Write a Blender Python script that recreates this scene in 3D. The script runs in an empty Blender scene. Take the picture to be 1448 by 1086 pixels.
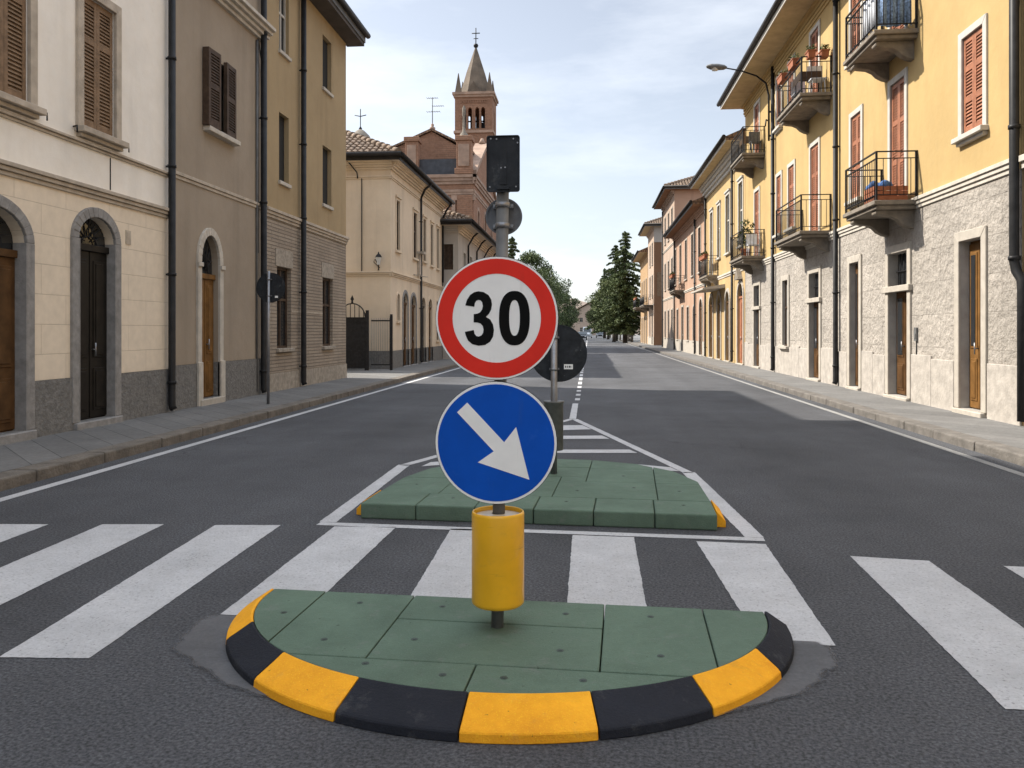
import bpy, bmesh, math, random
from mathutils import Vector, Matrix
random.seed(7)
C = bpy.context.scene.collection
sc = bpy.context.scene
R = math.radians

# ------------------------------------------------------------------ materials
def nt(name):
    m = bpy.data.materials.new(name); m.use_nodes = True
    t = m.node_tree; b = t.nodes['Principled BSDF']
    return m, t, b
def N(t, typ, **kw):
    n = t.nodes.new(typ)
    for k, v in kw.items(): setattr(n, k, v)
    return n
def math_n(t, op, a, b=None, clamp=False):
    n = N(t, 'ShaderNodeMath', operation=op, use_clamp=clamp)
    for i, x in enumerate((a, b)):
        if x is None: continue
        if isinstance(x, (int, float)): n.inputs[i].default_value = x
        else: t.links.new(x, n.inputs[i])
    return n.outputs[0]
def coords(t, scale=(1, 1, 1)):
    g = N(t, 'ShaderNodeTexCoord'); mp = N(t, 'ShaderNodeMapping'); mp.inputs['Scale'].default_value = scale
    t.links.new(g.outputs['Object'], mp.inputs['Vector']); return mp.outputs['Vector']
def noise(t, scale, detail=4, vec=None, sc3=(1, 1, 1), rough=.55):
    n = N(t, 'ShaderNodeTexNoise'); n.inputs['Scale'].default_value = scale
    n.inputs['Detail'].default_value = detail; n.inputs['Roughness'].default_value = rough
    t.links.new(vec if vec is not None else coords(t, sc3), n.inputs['Vector']); return n.outputs['Fac']
def maprange(t, x, a, b, c, d):
    n = N(t, 'ShaderNodeMapRange'); n.inputs[1].default_value = a; n.inputs[2].default_value = b
    n.inputs[3].default_value = c; n.inputs[4].default_value = d; t.links.new(x, n.inputs[0]); return n.outputs[0]
def mix(t, f, a, b, mode='MIX'):
    n = N(t, 'ShaderNodeMix', data_type='RGBA', blend_type=mode)
    for s, x in ((n.inputs[0], f), (n.inputs[6], a), (n.inputs[7], b)):
        if isinstance(x, (int, float)): s.default_value = x
        elif isinstance(x, tuple): s.default_value = (*x[:3], 1)
        else: t.links.new(x, s)
    return n.outputs[2]
def bump(t, b, h, dist=.01, strength=1.0):
    n = N(t, 'ShaderNodeBump'); n.inputs['Distance'].default_value = dist; n.inputs['Strength'].default_value = strength
    t.links.new(h, n.inputs['Height']); t.links.new(n.outputs['Normal'], b.inputs['Normal'])
def sc_col(c, k): return tuple(max(0, min(1, x * k)) for x in c)

def plain(name, col, rough=.6, metal=0, var=.12, scale=4, bmp=0, bscale=80, spec=.5, coat=0):
    m, t, b = nt(name)
    f = maprange(t, noise(t, scale, 5), .3, .7, 0, 1)
    t.links.new(mix(t, f, sc_col(col, 1 - var), sc_col(col, 1 + var)), b.inputs['Base Color'])
    b.inputs['Roughness'].default_value = rough; b.inputs['Metallic'].default_value = metal
    b.inputs['Specular IOR Level'].default_value = spec; b.inputs['Coat Weight'].default_value = coat
    if bmp: bump(t, b, noise(t, bscale, 3), bmp)
    return m
def stucco(name, col, stain=.25, warm=(.9, .8, .66)):
    m, t, b = nt(name)
    big = maprange(t, noise(t, .55, 6, rough=.65), .32, .68, 0, 1)
    c = mix(t, big, sc_col(col, .88), sc_col(col, 1.08))
    mid = maprange(t, noise(t, 4, 6), .35, .75, 0, .16)
    c = mix(t, mid, c, tuple(a * w for a, w in zip(col, warm)))
    st = maprange(t, noise(t, 1.0, 5, sc3=(2.2, 2.2, .22)), .52, .8, 0, stain)      # rain streaks
    c = mix(t, st, c, sc_col(col, .5))
    sp = maprange(t, noise(t, 2.7, 8, rough=.75), .62, .72, 0, .3)                  # chipped spots
    c = mix(t, sp, c, tuple(a * w * .8 for a, w in zip(col, warm)))
    t.links.new(c, b.inputs['Base Color']); b.inputs['Roughness'].default_value = .92
    b.inputs['Specular IOR Level'].default_value = .15
    h = math_n(t, 'ADD', math_n(t, 'MULTIPLY', noise(t, 6, 4), .8), math_n(t, 'MULTIPLY', noise(t, 90, 3), .25))
    bump(t, b, h, .012, .6); return m
def masonry(name, c1, c2, mortar, bw, bh, ms=.012, dist=.012, rough_s=7, rough_k=1.2, amp=1.0, off=.5):
    m, t, b = nt(name)
    g = N(t, 'ShaderNodeTexCoord'); sx = N(t, 'ShaderNodeSeparateXYZ'); t.links.new(g.outputs['Object'], sx.inputs[0])
    cb = N(t, 'ShaderNodeCombineXYZ'); t.links.new(math_n(t, 'ADD', sx.outputs[0], sx.outputs[1]), cb.inputs[0]); t.links.new(sx.outputs[2], cb.inputs[1])
    br = N(t, 'ShaderNodeTexBrick'); br.offset = off
    br.inputs['Scale'].default_value = 1; br.inputs['Brick Width'].default_value = bw; br.inputs['Row Height'].default_value = bh
    br.inputs['Mortar Size'].default_value = ms; br.inputs['Mortar Smooth'].default_value = .3; br.inputs['Bias'].default_value = 0
    br.inputs['Color1'].default_value = (*c1, 1); br.inputs['Color2'].default_value = (*c2, 1); br.inputs['Mortar'].default_value = (*mortar, 1)
    t.links.new(cb.outputs[0], br.inputs['Vector'])
    big = maprange(t, noise(t, .8, 6, rough=.65), .3, .7, 1 - .18 * amp, 1 + .12 * amp)
    fine = maprange(t, noise(t, rough_s * 2.5, 6), .3, .7, 1 - .15 * amp, 1 + .12 * amp)
    k = math_n(t, 'MULTIPLY', big, fine)
    kc = N(t, 'ShaderNodeCombineXYZ')
    for i in range(3): t.links.new(k, kc.inputs[i])
    t.links.new(mix(t, 1.0, br.outputs['Color'], kc.outputs[0], 'MULTIPLY'), b.inputs['Base Color'])
    b.inputs['Roughness'].default_value = .9; b.inputs['Specular IOR Level'].default_value = .2
    h = math_n(t, 'ADD', math_n(t, 'MULTIPLY', br.outputs['Fac'], -1.0), math_n(t, 'MULTIPLY', noise(t, rough_s, 7, rough=.65), rough_k))
    bump(t, b, h, dist); return m
def asphalt(name, col=(.079, .081, .088), lum=1):
    m, t, b = nt(name)
    sp = maprange(t, noise(t, 62, 4, rough=.7), .38, .66, 0, 1)
    big = maprange(t, noise(t, .35, 6, rough=.7), .35, .7, .78, 1.25)
    lane = maprange(t, noise(t, .9, 4, sc3=(1.0, .06, 1)), .3, .7, .86, 1.16)
    c = mix(t, sp, sc_col(col, .5 * lum), sc_col(col, 1.65 * lum))
    grit = maprange(t, noise(t, 46, 3), .66, .76, 0, .7)
    c = mix(t, grit, c, sc_col(col, 2.6))
    k = math_n(t, 'MULTIPLY', big, lane); kc = N(t, 'ShaderNodeCombineXYZ')
    for i in range(3): t.links.new(k, kc.inputs[i])
    c = mix(t, 1.0, c, kc.outputs[0], 'MULTIPLY')
    v = N(t, 'ShaderNodeTexVoronoi', feature='DISTANCE_TO_EDGE'); v.inputs['Scale'].default_value = .33
    wv = N(t, 'ShaderNodeVectorMath', operation='ADD'); nz = N(t, 'ShaderNodeTexNoise'); nz.inputs['Scale'].default_value = 1.4; nz.inputs['Detail'].default_value = 6
    cv = coords(t); t.links.new(cv, nz.inputs['Vector']); t.links.new(cv, wv.inputs[0]); t.links.new(nz.outputs['Color'], wv.inputs[1]); t.links.new(wv.outputs[0], v.inputs['Vector'])
    cr = maprange(t, v.outputs['Distance'], .001, .005, .45, 0)
    cr = math_n(t, 'MULTIPLY', cr, maprange(t, noise(t, .25, 3), .5, .58, 0, 1))
    c = mix(t, cr, c, sc_col(col, .35))
    oil = maprange(t, noise(t, .8, 7, sc3=(1, .5, 1), rough=.7), .6, .74, 0, .4)
    c = mix(t, oil, c, sc_col(col, .45))
    t.links.new(c, b.inputs['Base Color']); b.inputs['Roughness'].default_value = .88; b.inputs['Specular IOR Level'].default_value = .3
    bump(t, b, noise(t, 60, 4, rough=.7), .014); return m
def paint(name, col=(.72, .72, .72), wear=.5, base=(.05, .05, .052)):
    m, t, b = nt(name)
    w = maprange(t, noise(t, 48, 4, rough=.7), .56, .7, 0, wear)
    w2 = maprange(t, noise(t, 1.6, 8, rough=.75), .5, .72, 0, 1)
    w3 = maprange(t, noise(t, 60, 4, rough=.7), .5, .6, 0, 1)
    c = mix(t, maprange(t, noise(t, 2.2, 6, rough=.7), .3, .7, 0, 1), sc_col(col, .78), col)
    c = mix(t, maprange(t, noise(t, 60, 3), .35, .65, .22, 0), c, (.2, .2, .2))
    c = mix(t, math_n(t, 'MAXIMUM', w, math_n(t, 'MULTIPLY', math_n(t, 'MULTIPLY', w2, w3), wear * 1.3)), c, base)
    t.links.new(c, b.inputs['Base Color']); b.inputs['Roughness'].default_value = .8; b.inputs['Specular IOR Level'].default_value = .25
    bump(t, b, noise(t, 60, 4, rough=.7), .01); return m
def soft_patch(name, col):
    m = asphalt(name, col); t = m.node_tree; b = t.nodes['Principled BSDF']
    cc = mix(t, maprange(t, noise(t, 3.5, 7, rough=.7), .3, .7, 0, 1), sc_col(col, .62), sc_col(col, .92)); cc = mix(t, maprange(t, noise(t, 62, 4, rough=.7), .35, .65, .35, 0), cc, sc_col(col, .35)); cc = mix(t, maprange(t, noise(t, 4.5, 6, sc3=(.4, 3, 1)), .56, .7, 0, .4), cc, sc_col(col, .5))
    t.links.new(cc, b.inputs['Base Color'])
    g = N(t, 'ShaderNodeTexCoord'); mp = N(t, 'ShaderNodeMapping'); mp.inputs['Location'].default_value = (.45 / 1.72, -4.08 / .97, 0); mp.inputs['Scale'].default_value = (1 / 1.72, 1 / .97, 0)
    t.links.new(g.outputs['Object'], mp.inputs['Vector']); ln = N(t, 'ShaderNodeVectorMath', operation='LENGTH'); t.links.new(mp.outputs['Vector'], ln.inputs[0])
    d = math_n(t, 'ADD', ln.outputs['Value'], math_n(t, 'MULTIPLY', math_n(t, 'SUBTRACT', noise(t, 3, 5, rough=.6), .5), .16))
    t.links.new(maprange(t, d, .92, .95, .85, 0), b.inputs['Alpha']); return m
def foliage(name, dark, light):
    m, t, b = nt(name)
    oi = N(t, 'ShaderNodeObjectInfo')
    f = maprange(t, noise(t, .9, 5, rough=.7), .36, .66, 0, 1)
    f2 = maprange(t, noise(t, 9, 2), .3, .7, -.25, .25)
    f = math_n(t, 'ADD', math_n(t, 'ADD', f, f2), math_n(t, 'MULTIPLY', math_n(t, 'SUBTRACT', oi.outputs['Random'], .5), .35), True)
    t.links.new(mix(t, f, dark, light), b.inputs['Base Color']); b.inputs['Roughness'].default_value = .65
    b.inputs['Specular IOR Level'].default_value = .25; return m
def rubber(name, col, scuff=.5):
    m, t, b = nt(name)
    c = mix(t, maprange(t, noise(t, 2.5, 6, rough=.7), .3, .7, 0, 1), sc_col(col, .78), sc_col(col, 1.2))
    c = mix(t, maprange(t, noise(t, 160, 2), .58, .72, 0, .5), c, sc_col(col, 1.7))
    c = mix(t, maprange(t, noise(t, 7, 7, rough=.75), .56, .76, 0, scuff), c, (.2, .2, .19))       # dust and scuffs
    c = mix(t, maprange(t, noise(t, 1.3, 5, rough=.7), .52, .7, 0, .3), c, sc_col(col, .55))
    c = mix(t, maprange(t, noise(t, 38, 3), .7, .76, 0, .75), c, (.02, .02, .02))              # pits and tyre dirt
    c = mix(t, maprange(t, noise(t, 3.2, 6, sc3=(1, 3, 1), rough=.7), .6, .78, 0, .35), c, (.05, .05, .05))
    t.links.new(c, b.inputs['Base Color']); b.inputs['Roughness'].default_value = .8; b.inputs['Specular IOR Level'].default_value = .2
    bump(t, b, noise(t, 70, 4, rough=.7), .005); return m
def glass_dark(name, col=(.02, .022, .025), rough=.06):
    m, t, b = nt(name); b.inputs['Base Color'].default_value = (*col, 1); b.inputs['Roughness'].default_value = rough
    b.inputs['Specular IOR Level'].default_value = .6
    bump(t, b, noise(t, 1.5, 2), .01, .4); return m

M = {}
M['white_plaster'] = stucco('white_plaster', (.84, .795, .725), .28)
M['cream_ashlar'] = masonry('cream_ashlar', (.76, .655, .52), (.745, .64, .505), (.60, .51, .40), 1.05, .41, .005, .003, 3, .35, .4)
M['grey_plinth'] = plain('grey_plinth', (.175, .17, .162), .9, var=.22, scale=14, bmp=.02, bscale=22, spec=.2)
M['grey_stone'] = plain('grey_stone', (.26, .25, .24), .85, var=.2, scale=9, bmp=.006, bscale=40, spec=.2)
M['moulding'] = plain('moulding', (.44, .38, .31), .88, var=.2, scale=5, bmp=.003, spec=.2)
M['pale_moulding'] = plain('pale_moulding', (.5, .46, .4), .88, var=.15, scale=5, bmp=.003, spec=.2)
M['taupe_stucco'] = stucco('taupe_stucco', (.335, .28, .22), .35)
M['ochre_stucco'] = stucco('ochre_stucco', (.375, .285, .17), .4)
M['course_brick'] = masonry('course_brick', (.37, .31, .245), (.32, .265, .21), (.235, .195, .155), .85, .085, .012, .02, 12, .9)
M['course_base'] = plain('course_base', (.32, .28, .23), .9, var=.25, scale=8, bmp=.015, bscale=18)
M['cream_stucco'] = stucco('cream_stucco', (.69, .575, .44), .35)
M['grey_stucco'] = stucco('grey_stucco', (.47, .43, .38), .4)
M['church_brick'] = masonry('church_brick', (.33, .185, .12), (.30, .165, .105), (.28, .17, .115), .6, .16, .015, .02, 2, .8)
M['church_stone'] = plain('church_stone', (.33, .225, .165), .9, var=.3, scale=1.2, bmp=.02, bscale=8)
M['spire'] = plain('spire', (.135, .1, .07), .85, var=.35, scale=1.0, bmp=.03, bscale=9)
M['yellow_stucco'] = stucco('yellow_stucco', (.455, .325, .152), .2, (.95, .84, .66))
M['yellow_pale'] = stucco('yellow_pale', (.465, .335, .17), .25, (.95, .84, .66))
M['quarry_stone'] = masonry('quarry_stone', (.42, .38, .335), (.375, .34, .30), (.30, .27, .235), 1.5, .62, .006, .055, 5, 1.9)
M['quarry_plinth'] = plain('quarry_plinth', (.375, .34, .30), .9, var=.2, scale=5, bmp=.012, bscale=14)
M['stone_trim'] = plain('stone_trim', (.41, .37, .315), .8, var=.12, scale=6, bmp=.003)
M['stone_slab'] = plain('stone_slab', (.2, .17, .135), .9, var=.25, scale=6, bmp=.01, bscale=25)
M['white_trim'] = plain('white_trim', (.47, .445, .4), .8, var=.1, scale=5)
M['reveal'] = plain('reveal', (.36, .34, .31), .9, var=.15, scale=4, bmp=.004)
M['pink_stucco'] = stucco('pink_stucco', (.43, .285, .205), .45)
M['rose_stucco'] = stucco('rose_stucco', (.44, .34, .27), .4)
M['brown_stucco'] = stucco('brown_stucco', (.235, .13, .075), .4)
M['orange_stucco'] = stucco('orange_stucco', (.40, .27, .155), .4)
M['tile'] = masonry('tile', (.30, .19, .12), (.22, .145, .1), (.12, .08, .06), .22, .3, .03, .05, 6, .6)
M['tile_geo'] = plain('tile_geo', (.21, .15, .105), .9, var=.45, scale=5, bmp=.01, bscale=20)
M['slate'] = plain('slate', (.045, .05, .06), .7, var=.3, scale=3)
M['soffit_dark'] = plain('soffit_dark', (.07, .058, .05), .85, var=.2, scale=3)
M['soffit_pale'] = plain('soffit_pale', (.45, .35, .2), .88, var=.15, scale=3)
M['gutter'] = plain('gutter', (.03, .027, .025), .5, spec=.15, var=.3, scale=4)
M['fascia'] = plain('fascia', (.13, .13, .13), .6, spec=.15, var=.2, scale=4)
M['pipe'] = plain('pipe', (.022, .022, .023), .45, spec=.15, var=.3, scale=6)
M['shutter_brown'] = plain('shutter_brown', (.22, .145, .09), .65, spec=.15, var=.25, scale=8, bmp=.002, bscale=60)
M['shutter_dark'] = plain('shutter_dark', (.075, .05, .035), .6, spec=.15, var=.3, scale=8)
M['shutter_red'] = plain('shutter_red', (.30, .115, .055), .6, var=.25, scale=8)
M['door_brown'] = plain('door_brown', (.085, .043, .017), .5, spec=.15, var=.35, scale=5)
M['door_honey'] = plain('door_honey', (.17, .085, .026), .5, spec=.15, var=.3, scale=5)
M['door_black'] = plain('door_black', (.013, .011, .009), .45, spec=.15, var=.4, scale=5)
M['iron'] = plain('iron', (.022, .022, .024), .5, spec=.15, var=.3, scale=12)
M['steel'] = plain('steel', (.27, .27, .28), .45, .75, var=.15, scale=14)
M['steel_dull'] = plain('steel_dull', (.15, .15, .148), .65, .3, var=.22, scale=14)
M['sign_back'] = plain('sign_back', (.028, .031, .036), .6, metal=.0, spec=.15, var=.35, scale=12)
M['sign_back_grey'] = plain('sign_back_grey', (.15, .155, .165), .6, spec=.15, var=.3, scale=14)
M['sign_white'] = plain('sign_white', (.9, .9, .89), .5, spec=.15, var=.04, scale=8)
M['sign_red'] = plain('sign_red', (.76, .035, .022), .5, spec=.15, var=.06, scale=6)
M['sign_blue'] = plain('sign_blue', (.003, .085, .50), .5, spec=.15, var=.08, scale=6)
M['sign_black'] = plain('sign_black', (.005, .005, .005), .6, spec=.1, var=.2)
M['delineator'] = plain('delineator', (.82, .43, .012), .3, var=.1, scale=5, bmp=.0006, bscale=30, coat=.3)
def scuff(m, k, col=(.05, .04, .03), sc3=(2, 2, 14), lo=.6, hi=.72):
    t = m.node_tree; b = t.nodes['Principled BSDF']; src = b.inputs['Base Color'].links[0].from_socket
    c = mix(t, maprange(t, noise(t, 2.2, 7, sc3=sc3, rough=.7), lo, hi, 0, k), src, col)
    c = mix(t, maprange(t, noise(t, 9, 6, rough=.75), .58, .78, 0, k * .6), c, sc_col(col, 3))
    t.links.new(c, b.inputs['Base Color'])
scuff(M['delineator'], .35); scuff(M['sign_white'], .12, (.3, .28, .25), (6, 6, .8)); scuff(M['sign_red'], .15, (.2, .05, .04), (6, 6, .8)); scuff(M['sign_blue'], .15, (.05, .1, .25), (6, 6, .8)); scuff(M['sign_back'], .4, (.12, .12, .12), (3, 3, 1.2))
M['delineator_cap'] = plain('delineator_cap', (.5, .43, .33), .4, var=.2)
M['rubber_green'] = rubber('rubber_green', (.108, .16, .118))
M['rubber_face'] = rubber('rubber_face', (.035, .075, .04))
M['rubber_yellow'] = rubber('rubber_yellow', (.95, .385, .02), .22)
M['rubber_black'] = rubber('rubber_black', (.017, .019, .026), .3)
M['bolt'] = plain('bolt', (.03, .045, .035), .6)
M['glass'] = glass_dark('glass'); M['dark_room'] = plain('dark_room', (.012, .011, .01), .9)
M['grey_blind'] = plain('grey_blind', (.2, .19, .175), .8, var=.2)
M['asphalt'] = asphalt('asphalt'); M['patch'] = soft_patch('patch', (.2, .202, .212))
M['paint'] = paint('paint', (.62, .62, .63), .55); M['paint_worn'] = paint('paint_worn', (.36, .355, .34), .9)
M['pavement'] = masonry('pavement', (.185, .18, .173), (.155, .152, .147), (.1, .098, .094), .5, .33, .008, .006, 8, .6)
M['kerbstone'] = plain('kerbstone', (.14, .122, .102), .9, var=.3, scale=5, bmp=.012, bscale=30)
M['kerbstone_grey'] = plain('kerbstone_grey', (.135, .122, .108), .9, var=.3, scale=5, bmp=.012, bscale=30)
M['earth'] = plain('earth', (.12, .11, .09), .95, var=.3, scale=.3)
M['leaf_dark'] = foliage('leaf_dark', (.02, .036, .014), (.12, .15, .055))
M['leaf_mid'] = foliage('leaf_mid', (.03, .048, .017), (.165, .19, .07))
M['leaf_pot'] = foliage('leaf_pot', (.03, .05, .012), (.14, .15, .05))
M['bark'] = plain('bark', (.09, .07, .05), .95, var=.4, scale=6, bmp=.03, bscale=20)
M['bark_pale'] = plain('bark_pale', (.3, .27, .23), .95, var=.3, scale=6)
M['terracotta'] = plain('terracotta', (.32, .11, .05), .8, var=.2, scale=8)
M['blue_cloth'] = plain('blue_cloth', (.05, .12, .3), .85, var=.5, scale=14, bmp=.01, bscale=30)
M['patterned_cloth'] = plain('patterned_cloth', (.2, .3, .48), .85, var=.6, scale=22)
M['white_cloth'] = plain('white_cloth', (.6, .62, .66), .85, var=.15, scale=6)
M['hill'] = plain('hill', (.2, .15, .12), .95, var=.3, scale=.2)
M['lamp_glass'] = plain('lamp_glass', (.6, .6, .58), .2)
M['car_dark'] = plain('car_dark', (.03, .035, .045), .25, coat=.6); M['car_white'] = plain('car_white', (.6, .61, .63), .3, coat=.5)
M['car_glass'] = glass_dark('car_glass', (.03, .04, .05), .05); M['tyre'] = plain('tyre', (.015, .015, .015), .8)
M['headlight'] = plain('headlight', (.7, .7, .68), .1)

# make every mesh builder
class MB:
    def __init__(s): s.v = []; s.f = []; s.mi = []; s.sm = []
    def add(s, pts, faces, mi=0, smooth=False):
        o = len(s.v); s.v += [tuple(p) for p in pts]
        for f in faces: s.f.append([i + o for i in f]); s.mi.append(mi); s.sm.append(smooth)
    def quad(s, a, b, c, d, mi=0): s.add([a, b, c, d], [(0, 1, 2, 3)], mi)
    def box8(s, p, mi=0): s.add(p, [(0, 1, 2, 3), (4, 7, 6, 5), (0, 4, 5, 1), (1, 5, 6, 2), (2, 6, 7, 3), (3, 7, 4, 0)], mi)
    def box(s, x0, x1, y0, y1, z0, z1, mi=0):
        s.box8([(x0, y0, z0), (x1, y0, z0), (x1, y1, z0), (x0, y1, z0), (x0, y0, z1), (x1, y0, z1), (x1, y1, z1), (x0, y1, z1)], mi)
    def loft(s, A, B, mi=0, capA=True, capB=True, smooth=False):
        n = len(A); s.add(list(A) + list(B), [(i, (i + 1) % n, n + (i + 1) % n, n + i) for i in range(n)], mi, smooth)
        o = len(s.v) - 2 * n
        if capA: s.f.append([o + i for i in range(n)]); s.mi.append(mi); s.sm.append(False)
        if capB: s.f.append([o + n + i for i in range(n)]); s.mi.append(mi); s.sm.append(False)
    def prism(s, poly, vec, mi=0):
        v = Vector(vec); s.loft([Vector(p) for p in poly], [Vector(p) + v for p in poly], mi)
    def tube(s, path, r, n=8, mi=0, caps=True):
        path = [Vector(p) for p in path]; rs = r if isinstance(r, (list, tuple)) else [r] * len(path)
        rings = []; ref = None
        for i, p in enumerate(path):
            d = (path[min(i + 1, len(path) - 1)] - path[max(i - 1, 0)]).normalized()
            if ref is None: ref = Vector((1, 0, 0)) if abs(d.x) < .9 else Vector((0, 1, 0))
            a = (ref - d * ref.dot(d)).normalized(); b = d.cross(a); ref = a
            rings.append([p + (a * math.cos(2 * math.pi * k / n) + b * math.sin(2 * math.pi * k / n)) * rs[i] for k in range(n)])
        o = len(s.v)
        for rg in rings: s.v += [tuple(p) for p in rg]
        for i in range(len(rings) - 1):
            for k in range(n):
                s.f.append([o + i * n + k, o + i * n + (k + 1) % n, o + (i + 1) * n + (k + 1) % n, o + (i + 1) * n + k]); s.mi.append(mi); s.sm.append(True)
        if caps:
            s.f.append([o + k for k in range(n)]); s.mi.append(mi); s.sm.append(False)
            s.f.append([o + (len(rings) - 1) * n + k for k in range(n)]); s.mi.append(mi); s.sm.append(False)
    def lathe(s, prof, c, n=20, mi=0):
        c = Vector(c); o = len(s.v)
        for r, z in prof:
            s.v += [tuple(c + Vector((r * math.cos(2 * math.pi * k / n), r * math.sin(2 * math.pi * k / n), z))) for k in range(n)]
        for i in range(len(prof) - 1):
            for k in range(n):
                s.f.append([o + i * n + k, o + i * n + (k + 1) % n, o + (i + 1) * n + (k + 1) % n, o + (i + 1) * n + k]); s.mi.append(mi); s.sm.append(True)
    def build(s, name, mats, parent=None, bevel=0, fixn=True, seg=1):
        me = bpy.data.meshes.new(name)
        off = wloc(parent)
        me.from_pydata([(x - off[0], y - off[1], z - off[2]) for x, y, z in s.v], [], s.f)
        if not isinstance(mats, (list, tuple)): mats = [mats]
        for m in mats: me.materials.append(M[m] if isinstance(m, str) else m)
        me.polygons.foreach_set('material_index', s.mi); me.polygons.foreach_set('use_smooth', s.sm)
        if fixn:
            bm = bmesh.new(); bm.from_mesh(me); bmesh.ops.recalc_face_normals(bm, faces=bm.faces); bm.to_mesh(me); bm.free()
        o = bpy.data.objects.new(name, me); C.objects.link(o)
        if parent is not None: o.parent = parent
        if bevel:
            b = o.modifiers.new('bevel', 'BEVEL'); b.width = bevel; b.segments = seg; b.limit_method = 'ANGLE'; b.angle_limit = R(40); b.harden_normals = False
        return o
def wloc(o):
    l = Vector((0, 0, 0))
    while o is not None: l += o.location; o = o.parent
    return l
def tag(o, label=None, cat=None, group=None, kind=None):
    if label: o['label'] = label
    if cat: o['category'] = cat
    if group: o['group'] = group
    if kind: o['kind'] = kind
    return o
def thing(name, label, cat, loc=(0, 0, 0), group=None):
    o = bpy.data.objects.new(name, None); C.objects.link(o); o.location = loc; o.empty_display_size = .3
    return tag(o, label, cat, group)
def copy_tree(o, parent=None):
    c = o.copy(); C.objects.link(c); c.parent = parent
    for ch in list(o.children): copy_tree(ch, c)
    return c

# ------------------------------------------------------------------ facade helpers
class Fac:
    def __init__(s, o, u, n): s.o = Vector(o); s.u = Vector(u); s.n = Vector(n)
    def P(s, u, v, d): return s.o + s.u * u + s.n * d + Vector((0, 0, v))
def left(X): return Fac((X, 0, 0), (0, 1, 0), (1, 0, 0))
def right(X): return Fac((X, 0, 0), (0, 1, 0), (-1, 0, 0))
def front(Y): return Fac((0, Y, 0), (1, 0, 0), (0, -1, 0))
def back(Y): return Fac((0, Y, 0), (1, 0, 0), (0, 1, 0))
def fbox(mb, F, u0, u1, v0, v1, d0, d1, mi=0):
    mb.box8([F.P(u0, v0, d0), F.P(u1, v0, d0), F.P(u1, v0, d1), F.P(u0, v0, d1), F.P(u0, v1, d0), F.P(u1, v1, d0), F.P(u1, v1, d1), F.P(u0, v1, d1)], mi)
def op(u0, u1, v0, v1, rise=0, d=.25): return dict(u0=u0, u1=u1, v0=v0, v1=v1, rise=rise, d=d)
def arc(o, off=0, n=14):
    uc = (o['u0'] + o['u1']) / 2; hw = (o['u1'] - o['u0']) / 2; vs = o['v1'] - o['rise']
    return [(uc - (hw + off) * math.cos(math.pi * k / n), vs + (o['rise'] + off) * math.sin(math.pi * k / n)) for k in range(n + 1)]
def path(o, off=0, v0=None):
    b = o['v0'] if v0 is None else v0
    if o['rise']: return [(o['u0'] - off, b)] + arc(o, off) + [(o['u1'] + off, b)]
    return [(o['u0'] - off, b), (o['u0'] - off, o['v1'] + off), (o['u1'] + off, o['v1'] + off), (o['u1'] + off, b)]
def wall(F, u0, u1, v0, v1, ops, mb, d=0, mi=0, rmi=0):
    E = 1e-6; oo = []
    for o in ops:
        a, b = max(o['v0'], v0), min(o['v1'], v1)
        if b - a > .01 and o['u0'] < u1 and o['u1'] > u0: oo.append((o, a, b))
    us = sorted({u0, u1} | {o['u0'] for o, _, _ in oo} | {o['u1'] for o, _, _ in oo})
    vs = sorted({v0, v1} | {a for _, a, _ in oo} | {b for _, _, b in oo})
    for i in range(len(us) - 1):
        for j in range(len(vs) - 1):
            cu, cv = (us[i] + us[i + 1]) / 2, (vs[j] + vs[j + 1]) / 2
            if any(o['u0'] < cu < o['u1'] and a < cv < b for o, a, b in oo): continue
            mb.quad(F.P(us[i], vs[j], d), F.P(us[i + 1], vs[j], d), F.P(us[i + 1], vs[j + 1], d), F.P(us[i], vs[j + 1], d), mi)
    for o, a, b in oo:
        top = o['v1'] <= v1 + E; bot = o['v0'] >= v0 - E
        if o['rise'] and top:
            A = arc(o); uc = (o['u0'] + o['u1']) / 2; h = len(A) // 2
            L = A[:h + 1] + [(o['u0'], o['v1'])]; Rr = A[h:] + [(o['u1'], o['v1'])]
            for poly in (L, Rr): mb.add([F.P(u, v, d) for u, v in poly], [tuple(range(len(poly)))], mi)
            p = [(o['u0'], a)] + A + [(o['u1'], a)]
        elif top: p = [(o['u0'], a), (o['u0'], b), (o['u1'], b), (o['u1'], a)]
        else: p = None
        if p: segs = list(zip(p[:-1], p[1:]))
        else: segs = [((o['u0'], a), (o['u0'], b)), ((o['u1'], b), (o['u1'], a))]
        if bot: segs.append(((o['u1'], a), (o['u0'], a)))
        for (ua, va), (ub, vb) in segs:
            mb.quad(F.P(ua, va, d), F.P(ub, vb, d), F.P(ub, vb, -o['d'] - .02), F.P(ua, va, -o['d'] - .02), rmi)
def ring(F, o, w, d0, d1, mb, mi=0, v0=None, bottom=False):
    A = path(o, 0, v0); B = path(o, w, v0)
    for i in range(len(A) - 1):
        mb.box8([F.P(*A[i], d0), F.P(*A[i + 1], d0), F.P(*B[i + 1], d0), F.P(*B[i], d0), F.P(*A[i], d1), F.P(*A[i + 1], d1), F.P(*B[i + 1], d1), F.P(*B[i], d1)], mi)
    if bottom:
        b = o['v0']; fbox(mb, F, o['u0'] - w, o['u1'] + w, b - w, b, d0, d1, mi)
def fill(F, o, d, mb, mi=0, thick=.03):
    p = path(o); mb.loft([F.P(u, v, -d) for u, v in p], [F.P(u, v, -d - thick) for u, v in p], mi)
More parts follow.
